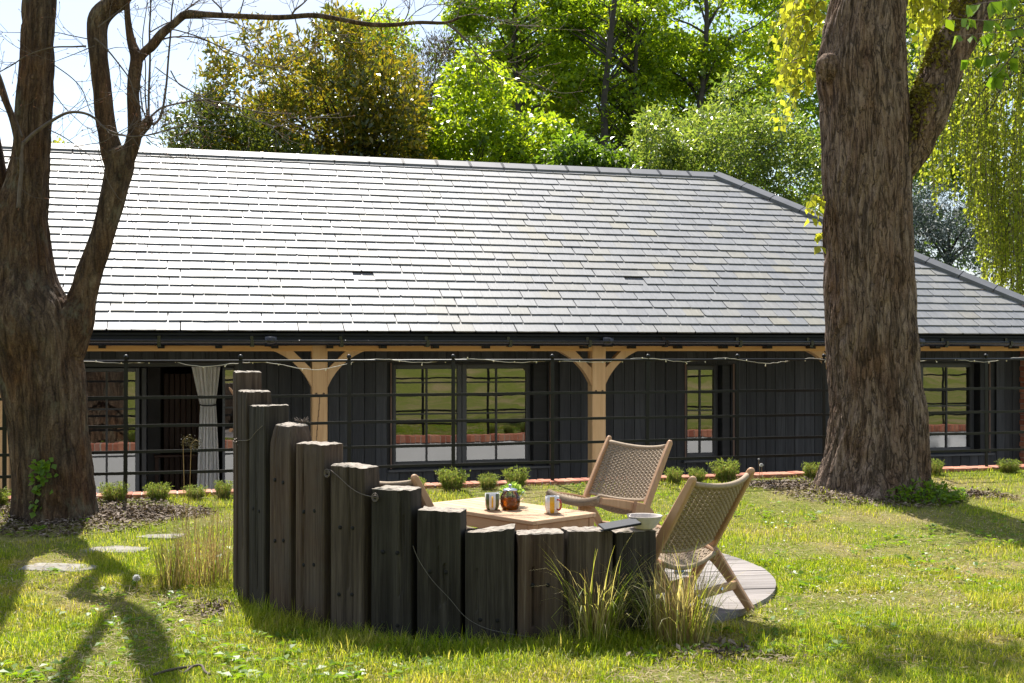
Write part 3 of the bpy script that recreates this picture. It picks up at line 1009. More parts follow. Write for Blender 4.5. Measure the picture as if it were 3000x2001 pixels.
# curtain, tied in the middle
cu = empty('curtain', H(U(610,VW+.14), VW+.14, 0), TH, 'pale linen curtain tied back in the open glazed doorway', 'curtain')
N, K = 90, 40
vs = np.zeros((K+1, N+1, 3))
top, bot, tie = z1-.05, FLOOR+.04, W(1187, U(610,VW), VW)
for j in range(K+1):
    z = bot + (top-bot)*j/K
    if z > tie:
        k_ = (z-tie)/(top-tie); hwid = .085 + .075*k_**.9; cx = -.005 - .02*k_
    else:
        k_ = (tie-z)/(tie-bot); hwid = .085 + .055*k_**.7; cx = .0
    for i in range(N+1):
        s_ = i/N*2-1
        vs[j,i] = (cx + s_*hwid, .030*math.sin(s_*17 + .5*math.sin(j*.15)) * (.55+.45*abs(z-tie)/1.2) + .012*math.sin(s_*41), z)
idx = np.arange((K+1)*(N+1)).reshape(K+1, N+1)
q = np.stack([idx[:-1,:-1].ravel(), idx[:-1,1:].ravel(), idx[1:,1:].ravel(), idx[1:,:-1].ravel()], 1)
me = np_mesh('drape', vs.reshape(-1,3), [q], True)
link('drape', me, M['curtain'], cu)
mb = MB(); mb.tube([(.088*math.cos(a_), .04*math.sin(a_), tie+.01*math.sin(a_)) for a_ in np.linspace(0, 2*math.pi, 24)], .008, 6, cap=False); mb.build('tie_band', M['black_metal'], cu)

# ------------------------------------------------------------------ retaining wall with brick coping
rw = empty('retaining_wall', E0, TH, 'white rendered retaining wall with a brick coping along the lawn edge', 'wall')
mb = MB(); mb.box((-16,V_COP0+.05,FLOOR-.01),(8,V_COP1-.012,COP_Z-.106)); mb.build('rendered_face', M['render_white'], rw)
mb = MB(); mb.box((-16,V_COP0+.012,COP_Z-.105),(8,V_COP1-.010,COP_Z-.006)); mb.build('mortar_bed', M['mortar'], rw)
cb = MB(); cb.bbox((-.0335,V_COP0,COP_Z-.104),(.0335,V_COP1,COP_Z),.004)
cbme = cb.mesh('brick'); cbme.materials.append(M['brick'])
more = MB()
x = -10.6
i = 0
while x < 7.9:
    if -9.6 < x < 2.9:
        o = link('brick', cbme, None, rw, (x, random.uniform(-.003,.003), random.uniform(-.003,.003)), (0, R(random.uniform(-.6,.6)), R(random.uniform(-.2,.2))))
        i += 1
    else:
        more.bbox((x-.0335,V_COP0,COP_Z-.104),(x+.0335,V_COP1,COP_Z+random.uniform(-.003,.003)),.004)
    x += .0755
setp(more.build('bricks', M['brick'], rw), kind='stuff')

# ------------------------------------------------------------------ estate fence
fence = empty('estate_fence', E0, TH, 'black iron five bar estate fence between the lawn and the house', 'fence')
VF = -1.645
pm = MB(); pm.bbox((-.018,VF-.006,COP_Z-.05),(.018,VF+.006,1.372),.002)
pm.lathe([(.0,1.368),(.010,1.370),(.010,1.378),(.0165,1.384),(.0205,1.394),(.0205,1.402),(.016,1.412),(.008,1.418),(.0,1.419)], 14, Matrix.Translation((0,VF,0)), caps=(False,False))
fme = pm.mesh('fence_post'); fme.materials.append(M['rail_metal'])
for k in range(-12, 8):
    o = link('fence_post', fme, None, fence, (k*.993-.345, 0, 0), (0, R(random.uniform(-.5,.5)), 0))
for (z, rad) in ((1.359,.012),(1.037,None),(.783,None),(.554,None),(.366,None)):
    mb = MB()
    if rad: mb.tube([(UL,VF,z),(8,VF,z)], rad, 10)
    else:
        n_ = 44
        for sgn in (0,):
            pts = [(UL+(8-UL)*i/n_, VF-.012, z+random.uniform(-.003,.003)) for i in range(n_+1)]
        for i in range(n_):
            p0, p1 = pts[i], pts[i+1]
            vs = [(p0[0],p0[1]-.005,p0[2]-.0135),(p1[0],p1[1]-.005,p1[2]-.0135),(p1[0],p1[1]+.005,p1[2]-.0135),(p0[0],p0[1]+.005,p0[2]-.0135),
                  (p0[0],p0[1]-.005,p0[2]+.0135),(p1[0],p1[1]-.005,p1[2]+.0135),(p1[0],p1[1]+.005,p1[2]+.0135),(p0[0],p0[1]+.005,p0[2]+.0135)]
            mb.add(vs, [(0,3,2,1),(4,5,6,7),(0,1,5,4),(2,3,7,6)])
    mb.build('rail', M['rail_metal'], fence)

# string lights wound loosely on the top rail
st = empty('string_lights', E0, TH, 'pale string of tiny lights wound along the top rail of the fence', 'string lights')
mb = MB(); pts = []; bulbs = MB()
u = -9.3
while u < 2.9:
    ph = u*7.0
    sag = .02*max(0, math.sin(u*2.7+.5))**2 + (.05*math.exp(-((u+6.75)/.35)**2)) + .045*math.exp(-((u+7.68)/.22)**2)
    pts.append((u, VF + .019*math.cos(ph), 1.359 + .017*math.sin(ph) - sag*1.1 + random.uniform(-.004,.004)))
    u += .045
mb.tube(catmull(pts, 2), .0034, 5)
mb.build('wire', M['string'], st)
for i, p in enumerate(pts):
    if i % 5 == 2:
        dz = random.uniform(-.028,.012); dx = random.uniform(-.02,.02)
        bulbs.tube([p,(p[0]+dx,p[1]-.004,p[2]+dz)], .003, 5); bulbs.lathe([(.001,-.008),(.0055,-.005),(.006,.004),(.003,.009)], 8, Matrix.Translation((p[0]+dx,p[1]-.004,p[2]+dz)))
setp(bulbs.build('bulbs', M['bulb'], st), kind='stuff')
# ------------------------------------------------------------------ trees: trunks and limbs
def limb(pts, n_seg=8, nring=64, amp=.02, seed=0, kind='furrow', flare=None, step=None):
    """pts: (x,y,z,radius) control points -> displaced tube (verts, quads)"""
    A = catmull(pts, n_seg)
    P_ = A[:, :3]; r_ = A[:, 3]
    if step:                                   # resample by length
        L = np.concatenate([[0], np.cumsum(np.linalg.norm(np.diff(P_, axis=0), axis=1))])
        m = max(3, int(L[-1]/step)); tt = np.linspace(0, L[-1], m+1)
        P_ = np.stack([np.interp(tt, L, P_[:, i]) for i in range(3)], 1); r_ = np.interp(tt, L, r_)
    T = nrm(np.gradient(P_, axis=0))
    ref = np.array([0, -1.0, 0.0])
    up = np.zeros_like(T); a = ref
    for i in range(len(T)):
        a = a - T[i]*np.dot(a, T[i]); a = a/np.linalg.norm(a); up[i] = a
    sd = np.cross(T, up)
    L = np.concatenate([[0], np.cumsum(np.linalg.norm(np.diff(P_, axis=0), axis=1))])
    th = np.arange(nring)/nring*2*np.pi
    TT, LL = np.meshgrid(th, L)
    rr = np.repeat(r_[:, None], nring, 1)
    cx, sx = np.cos(TT), np.sin(TT)
    rm = float(np.mean(r_))
    D = np.zeros_like(rr)
    if amp > 0:
        for i in range(rr.shape[0]):
            for k in range(nring):
                ca, sa, l = cx[i,k]*rr[i,k], sx[i,k]*rr[i,k], LL[i,k]
                if kind == 'furrow':
                    w1 = mnoise.noise(Vector((ca*3, sa*3, l*1.3+seed)))
                    a1 = -math.exp(-(mnoise.noise(Vector((ca*17+w1*2.2, sa*17+w1*2.2, l*1.35+seed)))/.22)**2)*2.0 - .8*math.exp(-(mnoise.noise(Vector((ca*29-w1*2.2, sa*29, l*2.6+seed*3)))/.2)**2)
                    a2 = mnoise.noise(Vector((ca*34+w1*2, sa*34, l*7+seed)))
                    D[i,k] = amp*(.9*a1 + .5*a2 + .9*mnoise.noise(Vector((ca*4, sa*4, l*3+seed*2))))
                else:
                    a1 = mnoise.noise(Vector((ca*4, sa*4, l*1.6+seed)))
                    a2 = mnoise.noise(Vector((ca*17, sa*17, l*5+seed)))
                    D[i,k] = amp*(1.3*a1 + .45*a2)
    if flare:
        h0, rad, nb, ph = flare
        ff = np.exp(-np.maximum(LL - .0, 0)/h0)
        D = D + ff*rad*(.55+.45*np.cos(nb*TT+ph) + .3*np.cos((nb+2)*TT+ph*2.3))
    rr = rr + D
    V = P_[:, None, :] + up[:, None, :]*(cx*rr)[..., None] + sd[:, None, :]*(sx*rr)[..., None]
    n = len(L); idx = np.arange(n*nring).reshape(n, nring)
    i2 = np.roll(idx, -1, 1)
    q = np.stack([idx[:-1].ravel(), idx[1:].ravel(), i2[1:].ravel(), i2[:-1].ravel()], 1)
    # close the far end
    V = V.reshape(-1, 3)
    V = np.vstack([V, P_[-1:] + T[-1:]*r_[-1]*.4])
    e = len(V)-1
    t3 = np.stack([idx[-1], np.full(nring, e), i2[-1]], 1)
    return V, q, t3
def join_limbs(name, parts, mat, parent):
    vs = []; qs = []; ts = []; b_ = 0
    for V, q, t3 in parts:
        vs.append(V); qs.append(q+b_); ts.append(t3+b_); b_ += len(V)
    me = np_mesh(name, np.vstack(vs), [np.vstack(qs), np.vstack(ts)], True)
    return link(name, me, mat, parent)
def pxl(lst, d):
    """[(px, py, radius_px[, depth])] -> control points"""
    out = []
    for e in lst:
        dd_ = e[3] if len(e) > 3 else d
        p = P(e[0], e[1], dd_); out.append((p.x, p.y, p.z, e[2]/F*dd_))
    return out

def leaves(pos, dirs, nor, size, wid=.55, fold=.18, curl=0.0):
    """folded rhombic leaves: (N,3) arrays -> verts, quads"""
    N = len(pos)
    dirs = nrm(dirs); nor = nor - dirs*np.sum(nor*dirs, 1, keepdims=True); nor = nrm(nor)
    sd = np.cross(dirs, nor)
    s = size[:, None]
    b0 = pos; tip = pos + dirs*s - nor*s*curl
    mid = pos + dirs*s*.45
    l = mid + sd*s*wid*.5 + nor*s*fold; r = mid - sd*s*wid*.5 + nor*s*fold
    V = np.stack([b0, l, tip, r], 1).reshape(-1, 3)
    q = np.arange(N*4).reshape(N, 4)
    return V, q
def rdir(n):
    return nrm(rng.normal(size=(n, 3)))

def crown(clumps, per, size, droop=.25, flat=.55, wid=.55, jitter=.35, updir=.8, fold=.15):
    """clumps: (M,4) x,y,z,r -> leaf verts/quads; leaves crowd the outside of every clump"""
    M_ = len(clumps)
    cnt = np.maximum(6, (per*(clumps[:, 3]/np.mean(clumps[:, 3]))**2).astype(int))
    ci = np.repeat(np.arange(M_), cnt)
    n = len(ci)
    d = rdir(n); rad = rng.random(n)**.45
    off = d*rad[:, None]*clumps[ci, 3:4]
    off[:, 2] *= flat
    pos = clumps[ci, :3] + off
    out = nrm(off + 1e-6)
    dirs = nrm(out*.8 + rdir(n)*.8 + np.array([0, 0, -droop]))
    nor = nrm(np.array([0, 0, updir]) + out*.4 + rdir(n)*jitter*1.6)
    s = size*(.6 + .7*rng.random(n))
    return leaves(pos, dirs, nor, s, wid, fold)

def ell_clumps(c, rad, n, cr, bias=.5, top=1.0, seed=0, lumps=.25, zmin=None):
    """clump centres in a lumpy ellipsoid"""
    g = np.random.default_rng(seed)
    d = nrm(g.normal(size=(n, 3)))
    r_ = g.random(n)**bias
    lump = 1 + lumps*np.sin(d[:, 0]*4.1+seed)*np.cos(d[:, 1]*3.7+seed*1.7) + lumps*.8*np.sin(d[:, 2]*5.3+seed*.7+d[:, 0]*3)
    p = np.array(c) + d*(r_*lump)[:, None]*np.array(rad)
    crr = cr*(.6+.8*g.random(n))
    o = np.column_stack([p, crr])
    if zmin is not None: o = o[o[:, 2] > zmin]
    return o

def tree(name, label, base, height, lean, trunk_r, ells, size, mat, per, trunk_mat='bark_dark', group='trees behind the house',
         n_limbs=14, cat='tree', stems=1, wid=.55, flat=.55, droop=.25, updir=.8, seed=0):
    """a tree behind the house: trunk, limbs to its clumps, leaf crown"""
    g = random.Random(seed)
    t_ = empty(name, base, 0, label, cat, group)
    cl = np.vstack(ells)
    b0 = Vector(base)
    mbt = MB()
    for s_ in range(stems):
        ox, oy = (g.uniform(-.5,.5), g.uniform(-.4,.4)) if stems > 1 else (0, 0)
        pts = []; rr_ = []
        lx, ly = lean[0]+ox*1.4, lean[1]+oy
        for i in range(9):
            k = i/8
            pts.append(Vector((ox + lx*k**1.3 + (.10+trunk_r*.8)*math.sin(k*5+s_*2+seed) + .08*math.sin(k*13+seed), oy + ly*k, height*k))); rr_.append(trunk_r*(1-.8*k)*(1 if s_ == 0 else .7)+.012)
        mbt.tube(pts, rr_, 9)
        for j in range(n_limbs):
            q_ = cl[g.randrange(len(cl))]
            tgt = Vector(q_[:3]) - b0
            k = max(.15, min(.95, (tgt.z - .25*tgt.xy.length)/height*.9))
            i0 = k*8; a_ = pts[int(i0)].lerp(pts[min(8, int(i0)+1)], i0-int(i0))
            md = a_.lerp(tgt, .5) + Vector((g.uniform(-.2,.2), g.uniform(-.2,.2), g.uniform(-.1,.35)))
            r0 = trunk_r*.34*(1-.6*k)+.012
            mbt.tube([a_, a_.lerp(md,.5)+Vector((0,0,.05)), md, tgt], [r0, r0*.75, r0*.5, .008], 5)
    mbt.build('trunk', M[trunk_mat], t_)
    V, q = crown(cl, per, size, droop, flat, wid, updir=updir)
    V = V - np.array(base)
    me = np_mesh('crown', V, [q])
    o = link('crown', me, M[mat], t_)
    return t_
def E(px, py, d, rx, ry, rz, n, cr, **kw):
    p = P(px, py, d)
    k = d/F
    return ell_clumps((p.x, p.y, p.z), (rx*k, ry, rz*k), n, cr, **kw)
def base_at(px, d): return (P(px, 0, d).x, d, FLOOR)

def in_poly(x, y, poly):
    p = np.array(poly, float); c_ = np.zeros(len(x), bool); j_ = len(p)-1
    for i_ in range(len(p)):
        xi, yi, xj, yj = p[i_,0], p[i_,1], p[j_,0], p[j_,1]
        c_ ^= ((yi > y) != (yj > y)) & (x < (xj-xi)*(y-yi)/(yj-yi+1e-9)+xi)
        j_ = i_
    return c_
def vol(poly, d, dd, n, cr, seed, gap=.40, fs=.011, edge=.9):
    """clump centres filling an irregular crown of depth +-dd; noise leaves gaps"""
    g = np.random.default_rng(seed)
    p = np.array(poly, float)
    lo, hi = p.min(0), p.max(0)
    out = []
    while sum(len(o) for o in out) < n:
        x = lo[0]+(hi[0]-lo[0])*g.random(n*3); y = lo[1]+(hi[1]-lo[1])*g.random(n*3)
        k_ = in_poly(x, y, p); x, y = x[k_], y[k_]
        if len(x) == 0: continue
        z = g.random(len(x))*2-1
        # round the crown off towards its silhouette
        cx, cy = p.mean(0); rr_ = np.maximum(np.abs(x-cx)/(hi[0]-lo[0])*2, np.abs(y-cy)/(hi[1]-lo[1])*2)
        z = z*np.sqrt(np.clip(1.15-rr_**2, .08, 1))
        k_ = fbm(x*fs+z*2.0, y*fs*1.5+z*1.3+seed, seed, 3) > gap
        x, y, z = x[k_], y[k_], z[k_]
        dep = d+z*dd
        w_ = np.stack([(x-1500)/F*d, dep, EYE+(HOR-y)/F*d, cr*(.5+.9*g.random(len(x)))], 1)
        out.append(w_)
    o = np.vstack(out)[:n]
    return o[o[:, 2] > FLOOR+.3]

# amber evergreen, left of centre
tree('evergreen_oak', 'broad evergreen tree with amber new leaves behind the left half of the roof ridge', base_at(1000, 25), 6.2, (.2,0), .22,
     [vol([(560,560),(600,400),(640,240),(690,195),(745,158),(800,150),(830,128),(900,140),(940,118),(985,92),(1040,72),(1080,105),(1110,130),(1150,150),(1200,190),(1222,260),(1240,340),(1250,460),(1250,560)], 25, 2.2, 600, .27, 3, .43, .014)],
     .15, 'leaf_amber', 46, wid=.38, seed=3, n_limbs=40, droop=-.35, updir=.45, flat=.9)
tree('evergreen_shrub', 'low feathery olive shrub at the far left end of the tree line', base_at(600, 23.5), 3.6, (-.2,0), .12,
     [vol([(480,500),(495,430),(530,400),(560,330),(600,270),(640,290),(700,330),(820,430),(1000,480),(1160,520),(1000,560),(600,560)], 23.5, 1.2, 260, .26, 6, .38)], .12, 'leaf_olive', 44, wid=.36, seed=4, droop=-.1, cat='shrub', flat=.9)
tree('young_maple', 'sparse bright green treetop rising behind the amber evergreen tree', base_at(1080, 38), 11, (.2,0), .16,
     [vol([(950,130),(980,60),(1010,95),(1060,30),(1110,25),(1150,70),(1200,60),(1215,150),(1190,240),(1080,240)], 38, 1.6, 90, .42, 8, .42)], .15, 'leaf_maple', 40, seed=5)
tree('brown_conifer', 'narrow brownish conifer between the amber evergreen and the green maples', base_at(1275, 33), 8.5, (0,0), .16,
     [vol([(1190,330),(1205,200),(1225,160),(1250,185),(1280,128),(1320,110),(1345,170),(1370,300),(1360,420),(1200,420)], 33, 1.2, 150, .30, 11, .36)], .15, 'leaf_brown', 60, wid=.16, seed=6, droop=-.5, flat=1.3)
# maples: tall open crowns that run into one another
tree('maple_tree', 'bright green maple low in front of the dark wood, nearest the ridge middle', base_at(1400, 27), 6.2, (.1,0), .12,
     [vol([(1230,560),(1255,420),(1290,330),(1300,260),(1340,230),(1390,195),(1430,215),(1480,250),(1530,300),(1590,330),(1640,380),(1700,450),(1720,560)], 27, 1.9, 380, .29, 13, .47, .014)], .135, 'leaf_maple', 46, flat=.45, seed=7, n_limbs=26)
tree('maple_tree', 'tall green maple with a slanting bare trunk left of the wood', base_at(1625, 33), 13.5, (-1.3,-.6), .15,
     [vol([(1350,-60),(1330,60),(1380,150),(1420,250),(1520,330),(1640,360),(1700,200),(1720,-60)], 34.5, 2.4, 330, .46, 16, .43), vol([(1290,60),(1340,20),(1400,40),(1420,120),(1350,150)], 34, 1.2, 34, .36, 17, .4)], .145, 'leaf_maple', 50, flat=.4, seed=8, n_limbs=34)
tree('maple_tree', 'tall twin stemmed maple with dark trunks in the middle of the wood', base_at(1800, 32), 14, (-.12,-.4), .15,
     [vol([(1600,-60),(1590,120),(1640,260),(1620,400),(1700,480),(1880,470),(1930,330),(1960,150),(1950,-60)], 34, 2.6, 430, .44, 18, .44)], .145, 'leaf_maple', 50, flat=.4, stems=2, seed=9, n_limbs=40)
tree('maple_tree', 'dense maple standing left of the big furrowed trunk at the top of the picture', base_at(2010, 33), 13, (.3,-.4), .16,
     [vol([(1880,-60),(1860,140),(1900,330),(1980,460),(2160,440),(2280,330),(2330,150),(2360,-60)], 35, 2.6, 430, .46, 20, .44)], .15, 'leaf_maple', 50, flat=.4, seed=10, n_limbs=40)
tree('maple_tree', 'shaded maple rising behind the big furrowed trunk on the right', base_at(2480, 37), 14, (.3,0), .2,
     [vol([(2240,-60),(2260,200),(2330,420),(2480,560),(2700,560),(2860,400),(2900,100),(2880,-60)], 38, 2.8, 380, .55, 23, .42)], .18, 'leaf_deep', 48, flat=.45, seed=11, n_limbs=24)
tree('elder_bush', 'pale leafy bush behind the right end of the ridge', base_at(2130, 23.5), 4.8, (0,0), .08,
     [vol([(2000,600),(1990,480),(2020,400),(2000,350),(2060,300),(2110,250),(2150,290),(2200,330),(2240,310),(2300,360),(2360,420),(2420,500),(2440,640),(2300,640)], 24, 1.8, 360, .26, 25, .47, .016)], .115, 'leaf_pale', 46, seed=12, cat='bush', wid=.36, flat=.6, droop=-.1, n_limbs=24)
tree('elder_bush', 'pale sparse bush right of the dark double trunk behind the ridge', base_at(1900, 23.5), 4.0, (0,0), .07,
     [vol([(1850,560),(1840,480),(1870,400),(1880,340),(1920,305),(1955,350),(1960,420),(2010,470),(2030,560)], 23.5, 1.1, 110, .25, 29, .46, .016)], .11, 'leaf_pale', 44, seed=13, cat='bush', wid=.36, flat=.6, droop=-.1)
tree('laurel_bush', 'dark green bush close behind the middle of the ridge', base_at(1700, 25), 3.6, (0,0), .09,
     [vol([(1600,560),(1600,470),(1660,420),(1720,430),(1780,460),(1850,450),(1880,560)], 25, 1.2, 120, .32, 31, .38)], .13, 'leaf_deep', 46, seed=14, cat='bush')
tree('cedar', 'blue grey conifer beyond the hip on the right', base_at(2750, 27), 4.6, (0,0), .16,
     [vol([(2560,820),(2600,640),(2650,560),(2720,540),(2790,600),(2860,620),(2900,720),(2920,860)], 27, 1.6, 330, .34, 33, .38)], .12, 'leaf_conifer', 60, wid=.16, seed=15, flat=.35, droop=.1)
# the farther wood that closes the view between the crowns
cl = vol([(1150,560),(1170,330),(1260,260),(1330,190),(1400,100),(1500,60),(1600,-40),(3100,-40),(3100,800),(2500,800),(2300,560)], 52, 3.0, 700, .95, 91, .40, .006)
V, q = crown(cl, 60, .26, .2, .5)
setp(link('distant_wood', np_mesh('distant_wood', V, [q]), M['leaf_deep']), kind='stuff')

# weeping birch at the right edge
wb = empty('weeping_birch', base_at(3060, 20.5), 0, 'weeping birch with hanging yellow green strands at the right edge', 'tree', 'trees behind the house')
b0 = Vector(wb.location)
mb = MB(); mb.tube([(0,0,0),(.05,0,3),(-.1,.1,6),(.1,.1,9.5)], [.2,.16,.12,.05], 10)
gA = random.Random(5)
pp, dd_, nn = [], [], []
strands = MB()
def bottom(px):
    return float(np.interp(px, [2660,2700,2740,2790,2830,2870,2900,2960,3040,3200], [470,560,640,610,640,800,860,1000,1010,1000]))
for i in range(430):
    px = gA.choice((gA.uniform(2670,3150), gA.uniform(2830,3150)))
    d = 20.5 + gA.uniform(-1.5,1.5)
    yb = bottom(px)*gA.uniform(.72,1.0) if gA.random() < .75 else gA.uniform(100,500)
    yt = yb - gA.uniform(220,560)
    if px < 2760 and gA.random() < .3: continue
    a_ = P(px+gA.uniform(-25,25), yt, d); e_ = P(px, yb, d)
    L_ = a_.z - e_.z
    prev = None; m = max(6, int(L_/.045))
    ph = gA.uniform(0,6)
    pts = []
    for j in range(m+1):
        k = j/m
        p = a_.lerp(e_, k) + Vector((.05*math.sin(k*4+ph), .05*math.cos(k*3+ph), 0))
        pts.append(p)
        for _ in range(2):
            if gA.random() < .62:
                an = gA.uniform(0,6.28)
                pp.append(p); dd_.append((math.cos(an)*.8, math.sin(an)*.8, -.75)); nn.append((gA.gauss(0,.6), gA.gauss(0,.6)-.2, .7))
    strands.tube([p-b0 for p in pts[::4]]+[pts[-1]-b0], .005, 3, cap=False)
    if i % 6 == 0:
        hb = Vector((gA.uniform(-.2,.2), 0, min(8.5, a_.z+1.0 - b0.z)))
        mb.tube([hb, hb.lerp(a_-b0,.5)+Vector((0,0,.5)), a_-b0], [.03,.02,.008], 4)
mb.build('trunk', M['bark_dark'], wb)
setp(strands.build('strands', M['bark_twig'], wb), kind='stuff')
V, q = leaves(np.array([tuple(p) for p in pp])-np.array(b0), np.array(dd_), np.array(nn), .075*(.7+.6*rng.random(len(pp))), .62, .12)
link('crown', np_mesh('crown', V, [q]), M['leaf_willow'], wb)

# a sprig of yellow leaves seen over the ridge at the far left
tree('hawthorn', 'tip of a yellow green bush just showing over the ridge at far left', base_at(170, 22), 4.2, (0,0), .05,
     [E(165,432,22,35,.5,22,16,.16,seed=37), E(150,500,22,60,.6,60,26,.2,seed=38)], .10, 'leaf_lime', 22, seed=16, cat='bush', n_limbs=6)

# ------------------------------------------------------------------ the big furrowed tree on the right
DT = 11.65
rt = empty('lime_tree', P(2555, 1440, DT).xy.to_3d() + Vector((0,0,.1)), 0, 'big lime tree with a thick furrowed trunk in front of the fence on the right', 'tree', 'large garden trees')
o0 = np.array(rt.location)
k = 1.0
main = limb(pxl([(2558,1475,205,DT),(2558,1440,172,DT),(2560,1400,158,DT),(2566,1350,150),(2570,1290,146),(2570,1200,138),(2562,1100,132),(2556,1000,134),(2550,900,132),(2543,700,129),(2540,500,129),(2532,300,129),(2524,230,130),(2528,130,124),(2545,0,110),(2562,-200,100),(2560,-500,86),(2580,-900,60)], DT), 6, 260, .0135, 1, 'furrow', (.26,.10,5,1.0), .034)
lm = limb(pxl([(2590,520,60,DT),(2660,440,62,DT-.05),(2705,360,60,DT-.1),(2745,260,58,DT-.1),(2785,150,57,DT-.1),(2850,40,56,DT-.1),(2900,-80,52),(2960,-300,40),(3050,-600,24)], DT), 6, 128, .013, 5, 'furrow', None, .034)
kn = limb(pxl([(2725,345,52,DT-.1),(2742,352,44,DT-.16),(2752,356,24,DT-.2)], DT), 4, 24, .014, 6, 'furrow')
kb = limb(pxl([(2440,205,50,DT-.15),(2422,190,44,DT-.2),(2408,182,26,DT-.24)], DT), 4, 28, .014, 7, 'furrow')
up2 = limb(pxl([(2545,-150,40,DT),(2480,-350,36,DT-.5),(2400,-600,26,DT-1.2)], DT), 6, 20, .01, 8, 'furrow')
def off(pt): return (pt[0]-o0, pt[1], pt[2])
join_limbs('trunk', [off(main)], M['bark_right'], rt)
join_limbs('branch', [off(lm), off(kn)], M['bark_right'], rt)
join_limbs('burr', [off(kb)], M['bark_right'], rt)
join_limbs('branch', [off(up2)], M['bark_right'], rt)
# moss on the sunny back of the limb
V, q, t3 = lm
ms = MB()
gA = random.Random(8)
mp_, md_, mn_ = [], [], []
Vn = V[:-1].reshape(-1, 128, 3)
cen = Vn.mean(1, keepdims=True)
nn_ = nrm(Vn - cen)
for _ in range(16000):
    i = gA.randrange(8, len(Vn)); j = gA.randrange(128)
    n_ = nn_[i, j]
    if n_[0]*-.75 + n_[2]*.65 < -.05 + .45*gA.random(): continue
    if mnoise.noise(Vector(Vn[i, j])*4) < -.15: continue
    mp_.append(Vn[i, j] + n_*.014); md_.append(n_ + rng.normal(size=3)*.5); mn_.append(rng.normal(size=3))
V2, q2 = leaves(np.array(mp_)-o0, np.array(md_), np.array(mn_), .034*(.6+.9*rng.random(len(mp_))), .8, .1)
setp(link('moss', np_mesh('moss', V2, [q2]), M['moss'], rt), kind='stuff')
# drooping yellow shoots
gA = random.Random(11)
lp, ld, ln = [], [], []
tw = MB()
def shoot(px0, py0, px1, py1, d, n, sag=.1, sz=1.0):
    a_, b_ = P(px0, py0, d), P(px1, py1, d + gA.uniform(-.3,.3))
    pts = []
    for j in range(n+1):
        k = j/n
        p = a_.lerp(b_, k) + Vector((0, .05*math.sin(k*5), sag*math.sin(k*math.pi)))
        pts.append(p - Vector(o0))
        if j > 0:
            for _ in range(2):
                an = gA.uniform(0, 6.28)
                lp.append(p + Vector((gA.gauss(0,.02), gA.gauss(0,.02), 0))); ld.append((math.cos(an)*.7, math.sin(an)*.5, -.75)); ln.append((gA.gauss(0,.6), -.3+gA.gauss(0,.6), gA.uniform(.1,.9)))
    tw.tube(pts, [.006*(1-.7*j/n) for j in range(n+1)], 4)
for i in range(46):
    y0 = gA.uniform(-160, 260); px = gA.uniform(2330, 2430)
    L_ = gA.uniform(60, 190)
    x1 = px - L_*gA.uniform(.2, .95); y1 = y0 + L_*gA.uniform(.5, 1.2)
    lim = np.interp(y1, [0, 60, 130, 260, 340, 390], [2350, 2260, 2235, 2260, 2235, 2280])
    x1 = max(x1, lim + gA.uniform(0, 25)); y1 = min(y1, 372)
    shoot(px, y0, x1, y1, DT+.5+gA.uniform(-.2,.7), 9)
for i in range(40):
    px = gA.uniform(2660, 2800); y0 = gA.uniform(-180, 60)
    y1 = y0 + gA.uniform(60,170); x1 = px + gA.uniform(-50, 30)
    if y1 > 250 or x1 > 2760 - (y1-0)*.35 + 60: continue
    shoot(px, y0, x1, y1, DT+.6+gA.uniform(0,.6), 8)
shoot(2412, 575, 2372, 640, DT-.25, 6); shoot(2412, 580, 2395, 650, DT-.3, 6); shoot(2414, 585, 2360, 612, DT-.2, 5); shoot(2416, 700, 2402, 722, DT-.3, 3)
setp(tw.build('twigs', M['bark_twig'], rt), kind='stuff')
V, q = leaves(np.array([tuple(p) for p in lp])-o0, np.array(ld), np.array(ln), .085*(.6+.7*rng.random(len(lp))), .72, .1, .1)
link('foliage', np_mesh('foliage', V, [q]), M['leaf_lime'], rt)
# fresher green sprays near the top right, and the crown overhead out of the picture
lp, ld, ln = [], [], []
tw = MB()
for (a, b_, c_, d_) in ((3060,60,2800,110),(3060,110,2830,180),(3020,40,2770,60),(2980,150,2900,230),(3040,-40,2840,20)):
    shoot(a, b_, c_, d_, 9.6, 7, -.02)
setp(tw.build('twigs', M['bark_twig'], rt), kind='stuff')
V, q = leaves(np.array([tuple(p) for p in lp])-o0, np.array(ld), np.array(ln), .12*(.6+.7*rng.random(len(lp))), .85, .08, .1)
link('foliage', np_mesh('foliage', V, [q]), M['leaf_fresh'], rt)
cl = np.vstack([ell_clumps((P(2560,0,DT).x+1.2, DT-.3, 7.8), (2.7,2.2,1.9), 60, .4, seed=51), ell_clumps((5.3, DT-1.0, 7.0), (1.3,1.6,1.1), 26, .38, seed=52)])
cl = np.vstack([cl, ell_clumps((.8, 9.7, 6.2), (1.5,.5,.4), 26, .32, seed=53)])
cl = cl[(EYE + .55 + (cl[:, 1])*.31) < cl[:, 2]]
V, q = crown(cl, 34, .10, .4, .6, .75)
link('crown', np_mesh('crown', V-o0, [q]), M['leaf_lime'], rt)

